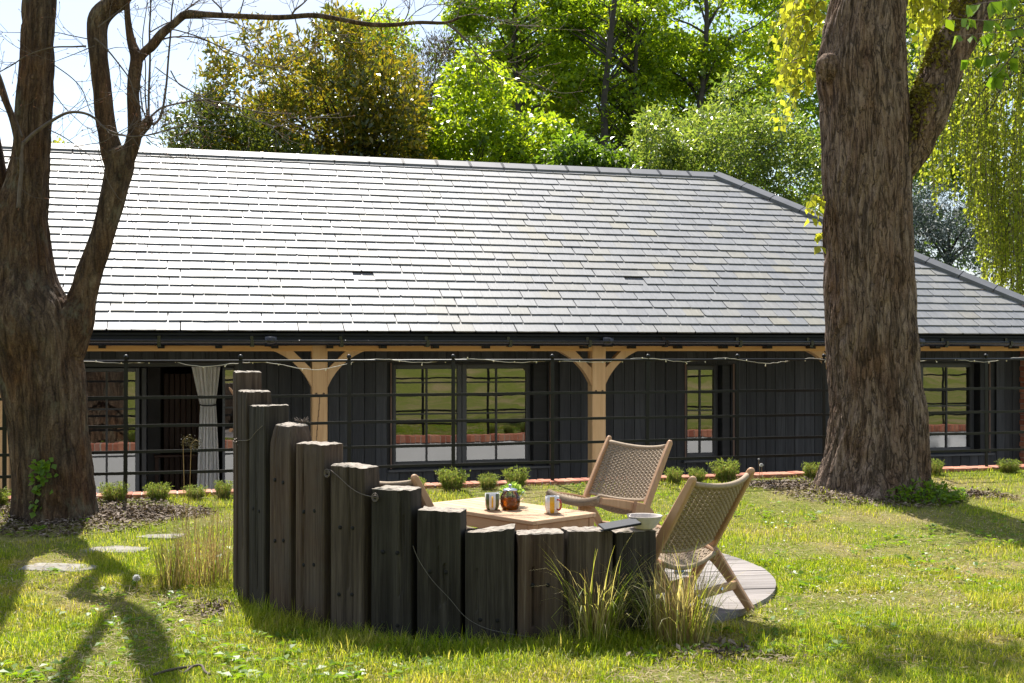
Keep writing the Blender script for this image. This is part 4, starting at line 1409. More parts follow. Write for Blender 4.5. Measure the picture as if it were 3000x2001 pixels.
# ------------------------------------------------------------------ the bare tree on the left
DL = 9.72
lt = empty('bare_tree', P(160, 1500, DL).xy.to_3d() + Vector((0,0,.08)), 0, 'bare many stemmed tree with smooth brown trunk at the left edge', 'tree', 'large garden trees')
o1 = np.array(lt.location)
trunk = limb(pxl([(163,1555,150),(163,1510,122),(160,1440,116),(152,1350,112),(142,1250,112),(130,1150,118),(112,1050,126),(98,980,138),(70,900,128),(58,820,105),(56,740,92),(60,640,80),(78,540,66),(92,440,54),(100,300,54),(108,150,50),(116,0,48),(122,-200,44),(120,-500,36)], DL), 7, 170, .0085, 21, 'furrow', (.16,.06,5,.4), .03)
br1 = limb(pxl([(185,1040,60),(215,940,60),(238,880,44),(262,800,38),(292,720,36),(318,630,36),(338,545,38),(352,480,42),(345,440,40)], DL), 7, 80, .0045, 22, 'furrow', None, .03)
br2 = limb(pxl([(350,500,36),(330,450,33),(312,370,30),(300,270,29),(290,180,29),(284,90,31),(292,50,32),(320,20,30),(356,-10,30),(385,-90,32),(410,-220,36),(425,-400,38),(440,-700,38),(455,-1000,34),(440,-1500,26)], DL), 7, 64, .004, 23, 'furrow', None, .03)
br3 = limb(pxl([(345,500,34),(375,455,25),(394,400,22),(394,340,20),(390,280,18),(393,230,18),(400,170,17),(385,120,12),(374,50,9),(368,-60,10),(350,-250,14),(330,-500,18),(300,-900,18),(270,-1300,14)], DL), 7, 30, .006, 24, 'smooth', None, .03)
br4 = limb(pxl([(398,210,13),(404,178,14),(425,152,13),(446,134,14),(475,98,13),(513,67,11),(545,42,12),(600,43,10),(670,46,8.5),(740,49,8),(799,51,8),(845,50,8),(921,45,8),(998,57,7),(1074,71,6.5),(1151,73,6),(1227,66,5.5),(1304,67,4.5),(1345,52,3)], DL), 6, 20, .003, 25, 'smooth', None, .03)
st2 = limb(pxl([(10,960,70),(-20,860,66),(-30,740,60),(-20,620,50),(-22,520,42),(-36,420,36),(-60,280,32),(-90,100,30),(-105,-150,34),(-60,-500,36),(0,-900,32),(40,-1300,24)], DL), 7, 36, .010, 26, 'smooth', None, .035)
st3 = limb(pxl([(64,560,12),(60,470,11,DL-.3),(40,360,10,DL-.36),(10,280,9,DL-.36),(-20,200,8,DL-.36)], DL), 6, 12, .002, 27, 'smooth')
stub = limb(pxl([(395,400,18),(420,375,14),(436,355,13),(446,352,8)], DL), 5, 20, .006, 28, 'smooth')
def off1(pt): return (pt[0]-o1, pt[1], pt[2])
join_limbs('trunk', [off1(trunk)], M['bark_left'], lt)
for b_ in ((br1,), (br2,), (br3, stub), (br4,), (st2,), (st3,)):
    join_limbs('branch', [off1(x) for x in b_], M['bark_left'], lt)
# twigs: traced shoots, then side twiglets grown from them
gA = random.Random(17)
tw = MB(); bud = MB()
def rpx(px, py, d): return P(px, py, d)
def twig(pts, r0, r1, depth=0, kids=5):
    A = catmull([tuple(p) for p in pts], 6)
    n = len(A)
    tw.tube([Vector(a_)-Vector(o1) for a_ in A], [r0+(r1-r0)*i/(n-1) for i in range(n)], 5 if r0 > .004 else 4)
    if depth < 2:
        for _ in range(kids):
            i = gA.randrange(int(n*.2), n-1)
            t_ = Vector(A[min(i+1,n-1)]) - Vector(A[max(i-1,0)]); t_.normalize()
            sd = Vector((gA.gauss(0,1), gA.gauss(0,.6), gA.gauss(.1,.8))); sd -= t_*sd.dot(t_); sd.normalize()
            L_ = gA.uniform(.10,.42)*(1 if depth == 0 else .5)
            d0 = (t_*gA.uniform(.4,1.0) + sd*gA.uniform(.5,1.0)).normalized()
            p = Vector(A[i]); pl = [p]
            for s_ in range(3):
                d0 = (d0 + Vector((gA.gauss(0,.18), gA.gauss(0,.12), .10+gA.gauss(0,.15)))).normalized()
                p = p + d0*L_/3; pl.append(p)
            rr_ = max(.0018, (r0+(r1-r0)*i/n)*.5)
            twig(pl, min(rr_, .0035), .0014, depth+1, 2)
    e = Vector(A[-1]) - Vector(o1); t_ = (Vector(A[-1])-Vector(A[-2])).normalized()
    bud.tube([e, e+t_*.010, e+t_*.024], [.0018,.0038,.0004], 5)
def tp(lst, r0, r1, kids=5, d=DL, dd0=0.0):
    n = len(lst)
    twig([P(x, y, d + dd0*math.sin(i*1.3)) for i, (x, y) in enumerate(lst)], r0, r1, 0, kids)
Z = .4464
def z1(l): return [(a_*Z, b_*Z) for a_, b_ in l]
Z2 = .3828
def z2(l): return [(500+a_*Z2, b_*Z2) for a_, b_ in l]
tp(z1([(565,302),(480,306),(340,312),(180,362),(90,420),(0,470),(-60,500)]), .008, .004, 6, DL-.3)
tp(z1([(150,945),(230,870),(330,800),(440,742),(540,740),(620,775),(700,850),(830,893),(950,890),(1100,850),(1200,815)]), .017, .003, 10, DL-.32)
tp(z1([(975,790),(976,600),(984,380),(980,200),(988,60),(985,-60)]), .011, .006, 8)
tp(z1([(1000,820),(1040,790),(1068,720),(1092,560),(1106,380),(1122,200),(1128,60),(1150,-60)]), .012, .006, 8)
tp(z1([(958,780),(930,690),(918,560),(912,440),(898,330),(890,260)]), .006, .003, 5)
tp(z1([(965,775),(952,600),(955,430),(935,260),(960,60),(970,-40)]), .007, .003, 6)
tp(z1([(985,770),(1050,715),(1120,690),(1230,668),(1330,660),(1480,680),(1600,712),(1700,735),(1792,742),(1900,745)]), .010, .003, 10)
tp(z1([(1230,668),(1290,630),(1330,615)]), .005, .002, 2)
tp(z1([(1020,440),(1100,500),(1260,600),(1350,650),(1500,690),(1650,770),(1800,830)]), .005, .002, 7)
tp(z1([(620,250),(690,310),(780,420),(850,520),(890,640),(950,750)]), .008, .004, 6, DL-.2)
tp(z1([(1000,285),(1080,256),(1150,242),(1280,245),(1400,285),(1500,330),(1600,370),(1680,415),(1790,440),(1900,440)]), .008, .003, 10)
tp(z1([(980,215),(1100,150),(1230,122),(1400,128),(1540,150),(1640,210),(1720,290),(1760,330)]), .006, .002, 8)
tp(z1([(640,180),(720,120),(840,20)]), .006, .003, 4, DL-.2)
tp(z1([(600,260),(450,230),(350,212),(100,214),(0,210)]), .005, .002, 7, DL+.2)
tp(z1([(620,300),(500,350),(350,408)]), .005, .002, 4, DL-.2)
tp(z1([(150,930),(140,1000),(142,1120),(130,1250),(122,1365)]), .015, .017, 2, DL-.34)
tp(z1([(142,900),(110,810),(70,720),(40,620),(0,500),(-40,420)]), .012, .010, 4, DL-.34)
tp(z1([(345,600),(420,700),(480,760),(560,830),(620,860)]), .004, .002, 5)
tp(z1([(320,850),(420,900),(520,970),(640,1060)]), .005, .003, 5, DL-.2)
tp(z1([(360,430),(470,510),(540,590),(580,700),(600,740)]), .005, .003, 6)
tp(z1([(470,965),(600,945),(680,930),(760,880),(900,800),(960,765)]), .004, .002, 6, DL-.2)
tp(z1([(720,990),(800,960),(880,900),(960,890),(1060,870),(1180,830),(1280,810)]), .005, .002, 8, DL-.15)
tp(z1([(960,900),(1000,940),(1060,950),(1120,940)]), .003, .0015, 3)
tp(z1([(960,890),(1080,915),(1180,880),(1280,815)]), .004, .0015, 5)
tp(z1([(640,960),(660,1040),(700,1170),(750,1260),(800,1320),(930,1420)]), .004, .002, 4, DL-.15)
tp(z2([(0,225),(60,235),(220,285),(350,345),(420,400),(560,440),(640,490),(780,515),(880,490),(1000,430),(1100,370)]), .006, .002, 12, DL-.1)
tp(z2([(0,540),(60,640),(160,700),(240,760),(400,830),(560,890),(760,960),(900,955),(1060,895)]), .006, .002, 10, DL-.1)
tp(z2([(950,130),(970,220),(980,290),(1010,350),(1080,370),(1110,350)]), .005, .002, 5)
tp(z2([(1060,130),(1110,190),(1180,235),(1210,270),(1225,300)]), .004, .002, 4)
tp(z2([(920,130),(950,80),(1010,30),(1050,-10)]), .010, .006, 4)
tp(z2([(1520,160),(1570,95),(1630,50),(1655,-10)]), .006, .003, 5)
tp(z2([(1790,160),(1820,90),(1830,20),(1830,-30)]), .006, .003, 5)
tp(z2([(400,105),(380,60),(330,10),(290,-30)]), .008, .006, 3)
tp(z2([(100,90),(160,45),(220,0),(260,-40)]), .007, .005, 3)
tp(z2([(1840,180),(1870,300),(1900,400),(1850,320)]), .003, .0015, 4)
tp(z2([(1900,170),(1960,280),(1930,380)]), .003, .0015, 4)
tp([(1304,67),(1340,95),(1380,140),(1420,190),(1475,225),(1560,245),(1640,272),(1700,268)], .007, .002, 10)
tp([(1320,70),(1370,120),(1440,175),(1520,215),(1590,262)], .006, .002, 10)
tp([(1330,55),(1390,42),(1460,58),(1540,75),(1580,62)], .005, .002, 9)
tp([(1340,50),(1350,10),(1370,-30)], .005, .003, 5)
tp([(1260,66),(1300,20),(1290,-30)], .004, .002, 5)
tp([(1180,72),(1240,20),(1310,14),(1390,24)], .004, .002, 7)
tp([(700,48),(720,-20),(740,-80)], .006, .003, 5)
tp([(1000,57),(985,20),(960,-10)], .004, .002, 5)
tp([(590,45),(596,80),(588,105)], .003, .0015, 2)
tp([(706,52),(720,90),(738,140),(750,150)], .004, .0015, 4)
setp(tw.build('twigs', M['bark_twig'], lt), kind='stuff')
setp(bud.build('buds', M['bud'], lt), kind='stuff')
# ivy sprigs low on the trunk
lp, ld, ln = [], [], []
for _ in range(80):
    py = gA.choice((gA.uniform(1350,1415), gA.uniform(1350,1500)))
    px = 118 + (1420-py)*.12 + gA.gauss(0, 13)
    p = P(px, py, DL-.335-.02*gA.random()); lp.append(tuple(p)); ld.append((gA.gauss(0,.6), -.5, gA.gauss(0,.6))); ln.append((gA.gauss(0,.4), -.8, .5))
V, q = leaves(np.array(lp)-o1, np.array(ld), np.array(ln), .05*(.6+.8*rng.random(len(lp))), .8, .1)
link('foliage', np_mesh('foliage', V, [q]), M['leaf_fresh'], lt)
# ------------------------------------------------------------------ round deck
DKR = 1.68
deck = empty('round_deck', (*DKC, 0), R(8), 'round weathered grey timber deck under the table and chairs', 'deck')
pw = .142; n_ = int(2*DKR/pw)+1
for i in range(-n_//2, n_//2+1):
    y0, y1 = i*pw+.003, (i+1)*pw-.003
    ym = max(abs(y0), abs(y1))
    if min(abs(y0), abs(y1)) >= DKR or y0 < -DKR or y1 > DKR: continue
    N = 6; vs = []; 
    def hx_(y): return math.sqrt(max(1e-4, DKR**2-y*y))
    ring = [(hx_(y0+(y1-y0)*j/N), y0+(y1-y0)*j/N) for j in range(N+1)] + [(-hx_(y1-(y1-y0)*j/N), y1-(y1-y0)*j/N) for j in range(N+1)]
    m = len(ring); dz = random.uniform(-.003,.003)
    bmd = bmesh.new()
    lo = [bmd.verts.new((x, y, -.03)) for x, y in ring]; hi = [bmd.verts.new((x, y, DECK_Z+dz)) for x, y in ring]
    bmd.faces.new(hi); bmd.faces.new(lo[::-1])
    for j in range(m): bmd.faces.new((lo[j], lo[(j+1)%m], hi[(j+1)%m], hi[j]))
    me = bpy.data.meshes.new('plank'); bmd.to_mesh(me); bmd.free()
    link('plank', me, M['deck'], deck)

# ------------------------------------------------------------------ sleeper screen: each upright timber is a thing
S_H = [1.331,1.222,1.147,1.05,.962,.856,.749,.648,.548,.536,.542,.528]
S_A = [-72.2,-63.4,-54.6,-45.8,-37.2,-28.4,-19.6,-10.9,-2.1,6.6,15.4,24.0]
S_L = ['tallest upright sleeper at the far left end of the curved screen',
 'second tallest weathered sleeper, half hidden behind the third at the left end',
 'dark sleeper third from the left, between the half hidden one and the rotten topped one',
 'sleeper with a rotten rounded top and a snag of twig on it',
 'deeply split sleeper with a flat pale top right of the rounded one',
 'sleeper with a coil of wire stuck at its top left corner',
 'flat topped dark sleeper in front of the hidden chair back',
 'mossy sleeper crossed by a slack wire at its left edge, before the table corner',
 'short sleeper with a chipped sloping top left of the bright gap',
 'short sleeper between the bright gap and the pebbly edged one',
 'short sleeper with a speckled left edge, under the low end of the black tablet',
 'short sleeper at the right end of the screen carrying the bowl']
def sleeper(i, ang, hgt, w=.25, tk=.125):
    a = R(ang); rs = random.Random(300+i)
    c = Vector((DECK_C[0] + (1.70-tk/2)*math.sin(a), DECK_C[1] - (1.70-tk/2)*math.cos(a), 0))
    e = empty('upright_sleeper', c, a, S_L[i], 'timber post', 'upright sleepers of the curved screen')
    # perimeter points, outer face first (-y local)
    per = []
    bv = .006
    def line(p0, p1, n):
        for k in range(n): per.append((p0[0]+(p1[0]-p0[0])*k/n, p0[1]+(p1[1]-p0[1])*k/n))
    hw, ht = w/2, tk/2
    line((-hw+bv,-ht),(hw-bv,-ht),22); line((hw-bv,-ht),(hw,-ht+bv),1)
    line((hw,-ht+bv),(hw,ht-bv),8); line((hw,ht-bv),(hw-bv,ht),1)
    line((hw-bv,ht),(-hw+bv,ht),12); line((-hw+bv,ht),(-hw,ht-bv),1)
    line((-hw,ht-bv),(-hw,-ht+bv),8); line((-hw,-ht+bv),(-hw+bv,-ht),1)
    n = len(per); z0 = -.15
    rows = 44
    cracks = [(rs.uniform(-hw*.75,hw*.75), rs.uniform(.0045,.0065), rs.uniform(.004,.014), rs.uniform(0,hgt*.5), rs.uniform(.5,1.3)*hgt) for _ in range(rs.choice((1,2,2)))]
    rot_top = (i == 3)
    slope = [.0,.0,.004,.0,.0,-.006,.0,-.004,.02,.004,-.004,.0][i]
    V = []
    for r_ in range(rows+1):
        k = r_/rows; k = 1-(1-k)**1.25
        for (x, y) in per:
            z = z0 + (hgt-z0)*k
            sd = 300+i*7.3
            dn = .0045*mnoise.noise(Vector((x*9, y*9+sd, z*1.3))) + .0013*mnoise.noise(Vector((x*70+sd, y*70, z*3)))
            fx, fy = (x/hw, y/ht)
            m_ = max(abs(fx), abs(fy))
            nx_, ny_ = (0, -1) if y < -ht+.001 else ((0,1) if y > ht-.001 else ((1,0) if x > 0 else (-1,0)))
            for (cx_, cw_, cd_, za, zb) in cracks:
                cc = cx_ + .012*mnoise.noise(Vector((sd, z*2.5, 1)))
                if ny_ == -1 and za < z < zb:
                    dn -= cd_*math.exp(-((x-cc)/cw_)**2)
            X = x + nx_*dn; Y = y + ny_*dn
            if rot_top and z > hgt-.16:
                t_ = (z-(hgt-.16))/.16
                X *= 1-.32*t_**2*(1 if x < 0 else .55); Y *= 1-.22*t_*t_
                X += .006*mnoise.noise(Vector((x*50, y*50, z*20)))
            ero = .012*max(0, (z-(hgt-.05))/.05)*max(0, mnoise.noise(Vector((x*25+sd, y*25, z*6))))
            X -= ero*fx; Y -= ero*fy
            V.append((X, Y, z))
    top = [list(V[rows*n+j]) for j in range(n)]
    for j in range(n):
        x, y, z = V[rows*n+j]
        V[rows*n+j] = (x, y, z + slope*(x/hw) + .007*mnoise.noise(Vector((x*26, y*26+i*3.1, 4))) - (.004))
    mb = MB(); fs = []
    for r_ in range(rows):
        for j in range(n):
            j2 = (j+1) % n
            fs.append((r_*n+j, r_*n+j2, (r_+1)*n+j2, (r_+1)*n+j))
    mb.add(V, fs, False, 0)
    # end grain in rings
    rings = [[V[rows*n+j] for j in range(n)]]
    for s_ in (.88,.66,.4,.15):
        rings.append([(V[rows*n+j][0]*s_, V[rows*n+j][1]*s_, hgt + slope*(V[rows*n+j][0]*s_/hw) + .008*mnoise.noise(Vector((V[rows*n+j][0]*s_*30, V[rows*n+j][1]*s_*40, i*2.7))) + (.012*(1-s_) if rot_top else 0)) for j in range(n)])
    vs = [p for rg in rings for p in rg]; fs = []
    for q_ in range(len(rings)-1):
        for j in range(n):
            j2 = (j+1) % n; fs.append((q_*n+j, q_*n+j2, (q_+1)*n+j2, (q_+1)*n+j))
    fs.append(tuple((len(rings)-1)*n+j for j in range(n)))
    mb.add(vs, fs, False, 1)
    me = mb.mesh('timber')
    link('timber', me, [M['sleeper_brown'] if i in (0,3,4,9) else (M['sleeper_black'] if i in (2,6,7,8,11) else M['sleeper']), M['sleeper_end']], e)
    hb = MB()
    zz = {0:[], 1:[], 2:[.56], 3:[.74,.42], 4:[.60,.32], 5:[.54,.19], 6:[.42,.06], 7:[.34], 8:[.10], 9:[.27], 10:[.2], 11:[]}[i]
    for z in zz:
        for x in (-.045,.04):
            xx = x+rs.uniform(-.006,.006); zj = z+rs.uniform(-.008,.008)
            hb.tube([(xx,-tk/2-.003,zj),(xx,-tk/2+.02,zj)], .0105, 10)
    if zz: hb.build('bolt_holes', M['hole'], e)
    return e
S_W = [.205,.205,.215,.20,.215,.215,.22,.225,.25,.235,.232,.235]
sl_obj = [sleeper(i, S_A[i], S_H[i], S_W[i], .15) for i in range(12)]
def sl_pt(i, x, z, out=.0):
    a = R(S_A[i]); c = Vector((DECK_C[0] + (1.70+out)*math.sin(a), DECK_C[1] - (1.70+out)*math.cos(a), z))
    return c + Vector((math.cos(a), math.sin(a), 0))*x
# slack wires along the screen
mb = MB()
pts = [sl_pt(7,-.13,.47,.012), sl_pt(7,-.10,.40,.012), sl_pt(7,-.03,.30,.012), sl_pt(7,.06,.21,.012), sl_pt(8,-.12,.12,.014), sl_pt(8,-.02,.065,.012), sl_pt(8,.09,.04,.012), sl_pt(9,-.05,.02,.014)]
mb.tube(catmull([tuple(p) for p in pts], 8), .0011, 6)
o = mb.build('slack_wire', M['slack'], None); setp(o, 'thin slack wire drooping across the short sleepers of the screen', 'wire')
mb = MB()
pts = [sl_pt(5,-.10,.835,.012), sl_pt(5,-.04,.80,.014), sl_pt(5,.03,.75,.012), sl_pt(5,.10,.72,.012), sl_pt(6,-.06,.70,.012)]
mb.tube(catmull([tuple(p) for p in pts], 6), .0022, 6)
for (ii, x, z) in ((5,-.115,.81),(6,-.08,.70)):
    c = sl_pt(ii, x, z, .014); a = R(S_A[ii]); ex = Vector((math.cos(a), math.sin(a), 0))
    for k in range(3):
        r_ = .010+.004*k
        mb.tube([c + ex*math.cos(t_)*r_ + Vector((0,0,1))*math.sin(t_)*r_*(.8+.2*k) + Vector((0,-.004*k,.003*k)) for t_ in np.linspace(0, 6.28, 14)], .0022, 5, cap=False)
o = mb.build('coiled_wire', M['wire'], None); setp(o, 'rusty wire with two small coils strung between middle sleepers', 'wire')
mb = MB()
pts = [sl_pt(1,-.06,.93,.012), sl_pt(2,-.08,.95,.012), sl_pt(2,.02,1.0,.012), sl_pt(2,.11,1.04,.012)]
mb.tube(catmull([tuple(p) for p in pts], 6), .0022, 6)
for k in range(9):
    c = sl_pt(1, -.06+.02*random.random(), .93+random.uniform(-.02,.02), .014)
    mb.tube([c, c+Vector((random.uniform(-.025,.025), -.01, random.uniform(-.025,.025)))], .0022, 4)
o = mb.build('barbed_wire', M['wire'], None); setp(o, 'short barbed twist of wire on the tall left sleepers', 'wire')
c = Vector(sl_obj[3].location) + Vector((.06,.0,1.055)); mb = MB()
for k in range(12):
    a = random.uniform(0,6.28); r_ = random.uniform(.02,.055)
    mb.tube([c, c+Vector((math.cos(a)*r_*.5, math.sin(a)*r_*.3, .015)), c+Vector((math.cos(a)*r_, math.sin(a)*r_*.5, random.uniform(0,.045)))], [.005,.003,.0015], 5)
o = mb.build('twig_snag', M['bark_twig'], None); setp(o, 'tiny tangle of twigs lying on the rotten sleeper top', 'twig')

# ------------------------------------------------------------------ coffee table
TA, TB, TC = Vector((.13,7.07,0)), Vector((-.60,7.87,0)), Vector((.52,7.45,0))
tl, tw_ = (TB-TA).length, (TC-TA).length
ctr = (TB+TC)/2
trz = math.atan2((TB-TA).y, (TB-TA).x)
table = empty('coffee_table', (ctr.x, ctr.y, DECK_Z), trz, 'low slatted teak coffee table in the middle of the deck', 'table')
TT = .43
ns = 6; sw = (tw_-.06)/ns
for i in range(ns):
    y0 = -tw_/2+.03+sw*i
    mb = MB(); mb.bbox((-tl/2+.06, y0+.0022, TT-.021),(tl/2-.06, y0+sw-.0022, TT),.003); mb.build('slat', M['teak_top'], table)
for y in (-tw_/2, tw_/2-.03):
    mb = MB(); mb.bbox((-tl/2, y, TT-.024),(tl/2, y+.03, TT+.0005),.003); mb.build('border', M['teak_top'], table)
for x in (-tl/2, tl/2-.06):
    mb = MB(); mb.bbox((x, -tw_/2+.0305, TT-.024),(x+.06, tw_/2-.0305, TT+.0005),.003); mb.build('border', M['teak_top'], table)
for y in (-tw_/2+.012, tw_/2-.034):
    mb = MB(); mb.bbox((-tl/2+.056, y, TT-.095),(tl/2-.056, y+.022, TT-.026),.003); mb.build('apron', M['teak'], table)
for x in (-tl/2+.012, tl/2-.034):
    mb = MB(); mb.bbox((x, -tw_/2+.056, TT-.095),(x+.022, tw_/2-.056, TT-.026),.003); mb.build('apron', M['teak'], table)
for x in (-tl/2+.008, tl/2-.055):
    for y in (-tw_/2+.008, tw_/2-.055):
        mb = MB(); mb.bbox((x, y, 0),(x+.047, y+.047, TT-.025),.004); mb.build('leg', M['teak'], table)

# ------------------------------------------------------------------ lounge chairs
def sweep_rect(yz, w_in, thick, x, bev=.007):
    """bar in the side plane: centreline (y,z), width profile, thickness along x"""
    A = catmull([(p[0], p[1], w_) for p, w_ in zip(yz, w_in)], 6)
    n = len(A); T = nrm(np.gradient(A[:, :2], axis=0))
    mb = MB(); vs = []
    h = thick/2
    for i in range(n):
        nx_, nz_ = -T[i,1], T[i,0]; w_ = A[i,2]/2
        for (a, b_) in ((-h, -w_+bev), (-h+bev, -w_), (h-bev, -w_), (h, -w_+bev), (h, w_-bev), (h-bev, w_), (-h+bev, w_), (-h, w_-bev)):
            vs.append((x+a, A[i,0]+nx_*b_, A[i,1]+nz_*b_))
    fs = []
    for i in range(n-1):
        for k in range(8):
            k2 = (k+1) % 8; fs.append((i*8+k, i*8+k2, (i+1)*8+k2, (i+1)*8+k))
    fs.append(tuple(range(7,-1,-1))); fs.append(tuple((n-1)*8+k for k in range(8)))
    mb.add(vs, fs)
    return mb
XW = .30
PT, PB = (-.33, .772), (.125, 0.0)          # back post: top, front foot
def weave(corner, nu_, nv2, sag, rad):
    """corner: function (a in 0..1 across, b in 0..1 along) -> (point, normal)"""
    mb = MB()
    for i in range(nu_):                     # warps
        a = (i+.5)/nu_
        for side in (-1, 1):
            pts = []
            for j in range(nv2*2+1):
                b_ = j/(nv2*2)
                p, n_ = corner(a + side*.0045/.55, b_)
                pts.append(p + n_*(rad*.9*math.cos(math.pi*(j + i))))
            mb.tube(pts, rad, 4, cap=False)
    for j in range(nv2):
        b_ = (j+.5)/nv2
        pts = []
        for i in range(nu_*2+1):
            a = i/(nu_*2)
            p, n_ = corner(a, b_)
            ph = math.pi*((i-1)/2 + j)
            pts.append(p - n_*(rad*1.1*math.cos(ph)))
        mb.tube(pts, rad*1.25, 4, cap=False)
    return mb
def make_chair():
    root = empty('lounge_chair', (0,0,DECK_Z), 0)
    # local: +y is the way the chair faces
    def along_post(k): return Vector((0, PT[0]+(PB[0]-PT[0])*k, PT[1]+(PB[1]-PT[1])*k))
    for sx in (-1, 1):
        mb = sweep_rect([PT, (-.245,.63), (-.11,.40), PB], [.040,.052,.060,.044], .034, sx*XW)
        mb.lathe([(.0,-.017),(.012,-.015),(.0195,-.008),(.0205,0),(.0195,.008),(.012,.015),(0,.017)], 14, Matrix.Translation((sx*XW, PT[0], PT[1])) @ Matrix.Rotation(R(90), 4, 'Y'), caps=(False,False))
        mb.build('back_post', M['teak_chair'], root)
        mb = sweep_rect([(.36,.405), (.20,.375), (.02,.335), (-.13,.285)], [.045,.060,.066,.055], .030, sx*(XW-.034)); mb.build('seat_rail', M['teak_chair'], root)
        mb = sweep_rect([(.05,.335), (-.07,.298), (-.16,.21), (-.245,.105), (-.33,0)], [.085,.088,.066,.054,.046], .033, sx*(XW-.002)); mb.build('leg', M['teak_chair'], root)
    mb = MB(); mb.bbox((-XW+.016,.020,.10),(XW-.016,.045,.148),.005); mb.build('stretcher', M['teak_chair'], root)
    mb = MB(); mb.bbox((-XW+.016,-.250,.105),(XW-.016,-.225,.153),.005)
    mb.build('stretcher', M['teak_chair'], root)
    for x in (-.12,.12):
        hn = MB(); hn.lathe([(0,0),(.012,0),(.012,.005),(0,.006)], 10, Matrix.Translation((x,-.251,.13)) @ Matrix.Rotation(R(90), 4, 'X'))
        hn.build('bolt_head', M['steel'], root)
    # back
    bn_ = Vector((0, PB[1]-PT[1], -(PB[0]-PT[0]))).normalized()      # pointing backwards/down
    bn_ = Vector((0, -.82, -.57))
    def backp(a, b_):
        p = along_post(.045 + b_*.46) + Vector(((a*2-1)*(XW-.020), 0, 0))
        s_ = (1-(a*2-1)**2)*(.050-.012*b_)
        return p + bn_*s_, -bn_
    weave(backp, 26, 31, .05, .0047).build('woven_back', M['rope'], root)
    for b_ in (-.03, 1.02):
        pts = [backp(k/14, b_)[0] for k in range(15)]
        mb = MB(); mb.tube(pts, .0155 if b_ < 0 else .012, 10)
        mb.build('wrapped_rail', M['rope'], root)
    fr = [(.36,.405), (.20,.375), (.02,.335), (-.13,.285)]
    def seatp(a, b_):
        y = .345 - b_*.46; z = float(np.interp(y, [-.13,.02,.20,.36], [.285,.335,.375,.405])) + .012
        s_ = (1-(a*2-1)**2)*.042
        return Vector(((a*2-1)*(XW-.05), y, z - s_)), Vector((0,0,1))
    weave(seatp, 24, 26, .04, .0048).build('woven_seat', M['rope'], root)
    pts = [seatp(k/14, -.03)[0] + Vector((0,0,.0)) for k in range(15)]
    mb = MB(); mb.tube(pts, .024, 10)
    for k in range(60):
        p, _ = seatp((k+.5)/60, -.03)
        mb.tube([p+Vector((.0045*math.cos(0)*0, .0255*math.cos(t_), .0255*math.sin(t_))) for t_ in np.linspace(0, 6.28, 10)], .0028, 4, cap=False)
    mb.build('wrapped_rail', M['rope'], root)
    pts = [seatp(k/14, 1.02)[0] for k in range(15)]
    mb = MB(); mb.tube(pts, .014, 8); mb.build('wrapped_rail', M['rope'], root)
    return root
ch = make_chair()
def place(o, x, y, fx, fy, label):
    o.location = (x, y, DECK_Z); o.rotation_euler = (0, 0, math.atan2(fy, fx) - math.pi/2)
    setp(o, label, 'chair', 'woven lounge chairs round the table')
c2, c3 = copy_tree(ch), copy_tree(ch)
place(ch, .70, 8.67, -.74, -.675, 'woven teak lounge chair at the back of the deck, showing the front of its backrest')
place(c2, .885, 6.64, -.755, .655, 'woven teak lounge chair at the right front, seen from behind, one rear leg showing')
place(c3, -.47, 6.73, .74, .67, 'woven lounge chair mostly hidden behind the middle sleepers, one post showing')

# ------------------------------------------------------------------ things on the table
TZ = DECK_Z + TT
def mug(x, y, s_mat, hang, label, h_mat):
    e = empty('mug', (x, y, TZ+.005), hang, label, 'mug', 'striped mugs on the table')
    Rm = .046; H_ = .104; prof = [(.031,0),(.040,.010),(.0455,.030),(Rm,.06),(Rm,H_)]
    N = 48; mb = MB()
    vs = []; fs = []; 
    full = prof + [(Rm-.004,H_),(Rm-.005,.06),(.034,.012),(0.001,.010)]
    for r_, z in full:
        for k in range(N): a = 2*math.pi*(k+.5)/N; vs.append((r_*math.cos(a), r_*math.sin(a), z))
    for i in range(len(full)-1):
        for k in range(N):
            k2 = (k+1) % N
            fs.append((i*N+k, i*N+k2, (i+1)*N+k2, (i+1)*N+k))
    mb.add(vs, fs, True)
    mi = []
    for i in range(len(full)-1):
        for k in range(N): mi.append(1 if (i < 4 and (k % 12) in (3,4,5,6,7)) else 0)
    mb.mi = mi
    me = mb.mesh('cup'); link('cup', me, [M['ceramic_white'], M[s_mat]], e)
    pts = [(Rm-.003,0,.085),(Rm+.018,0,.086),(Rm+.030,0,.070),(Rm+.030,0,.045),(Rm+.017,0,.026),(Rm-.004,0,.026)]
    mb = MB(); mb.tube(catmull(pts, 5), .0058, 8); mb.build('handle', M[h_mat], e)
    return e
def coaster(x, y, label):
    mb = MB(); mb.lathe([(.0,0),(.05,0),(.051,.002),(.05,.005),(0,.005)], 32)
    o = mb.build('coaster', M['cork'], None, (x, y, TZ)); setp(o, label, 'coaster', 'cork coasters under the mugs')
coaster(-.125, 7.56, 'round cork coaster under the green striped mug'); coaster(.25, 7.41, 'round cork coaster under the yellow striped mug')
mug(-.125, 7.56, 'ceramic_green', R(-88), 'white mug with olive green stripes beside the teapot', 'ceramic_yellow')
mug(.25, 7.41, 'ceramic_yellow', R(-48), 'white mug with yellow stripes and a red handle near the table edge', 'ceramic_red')
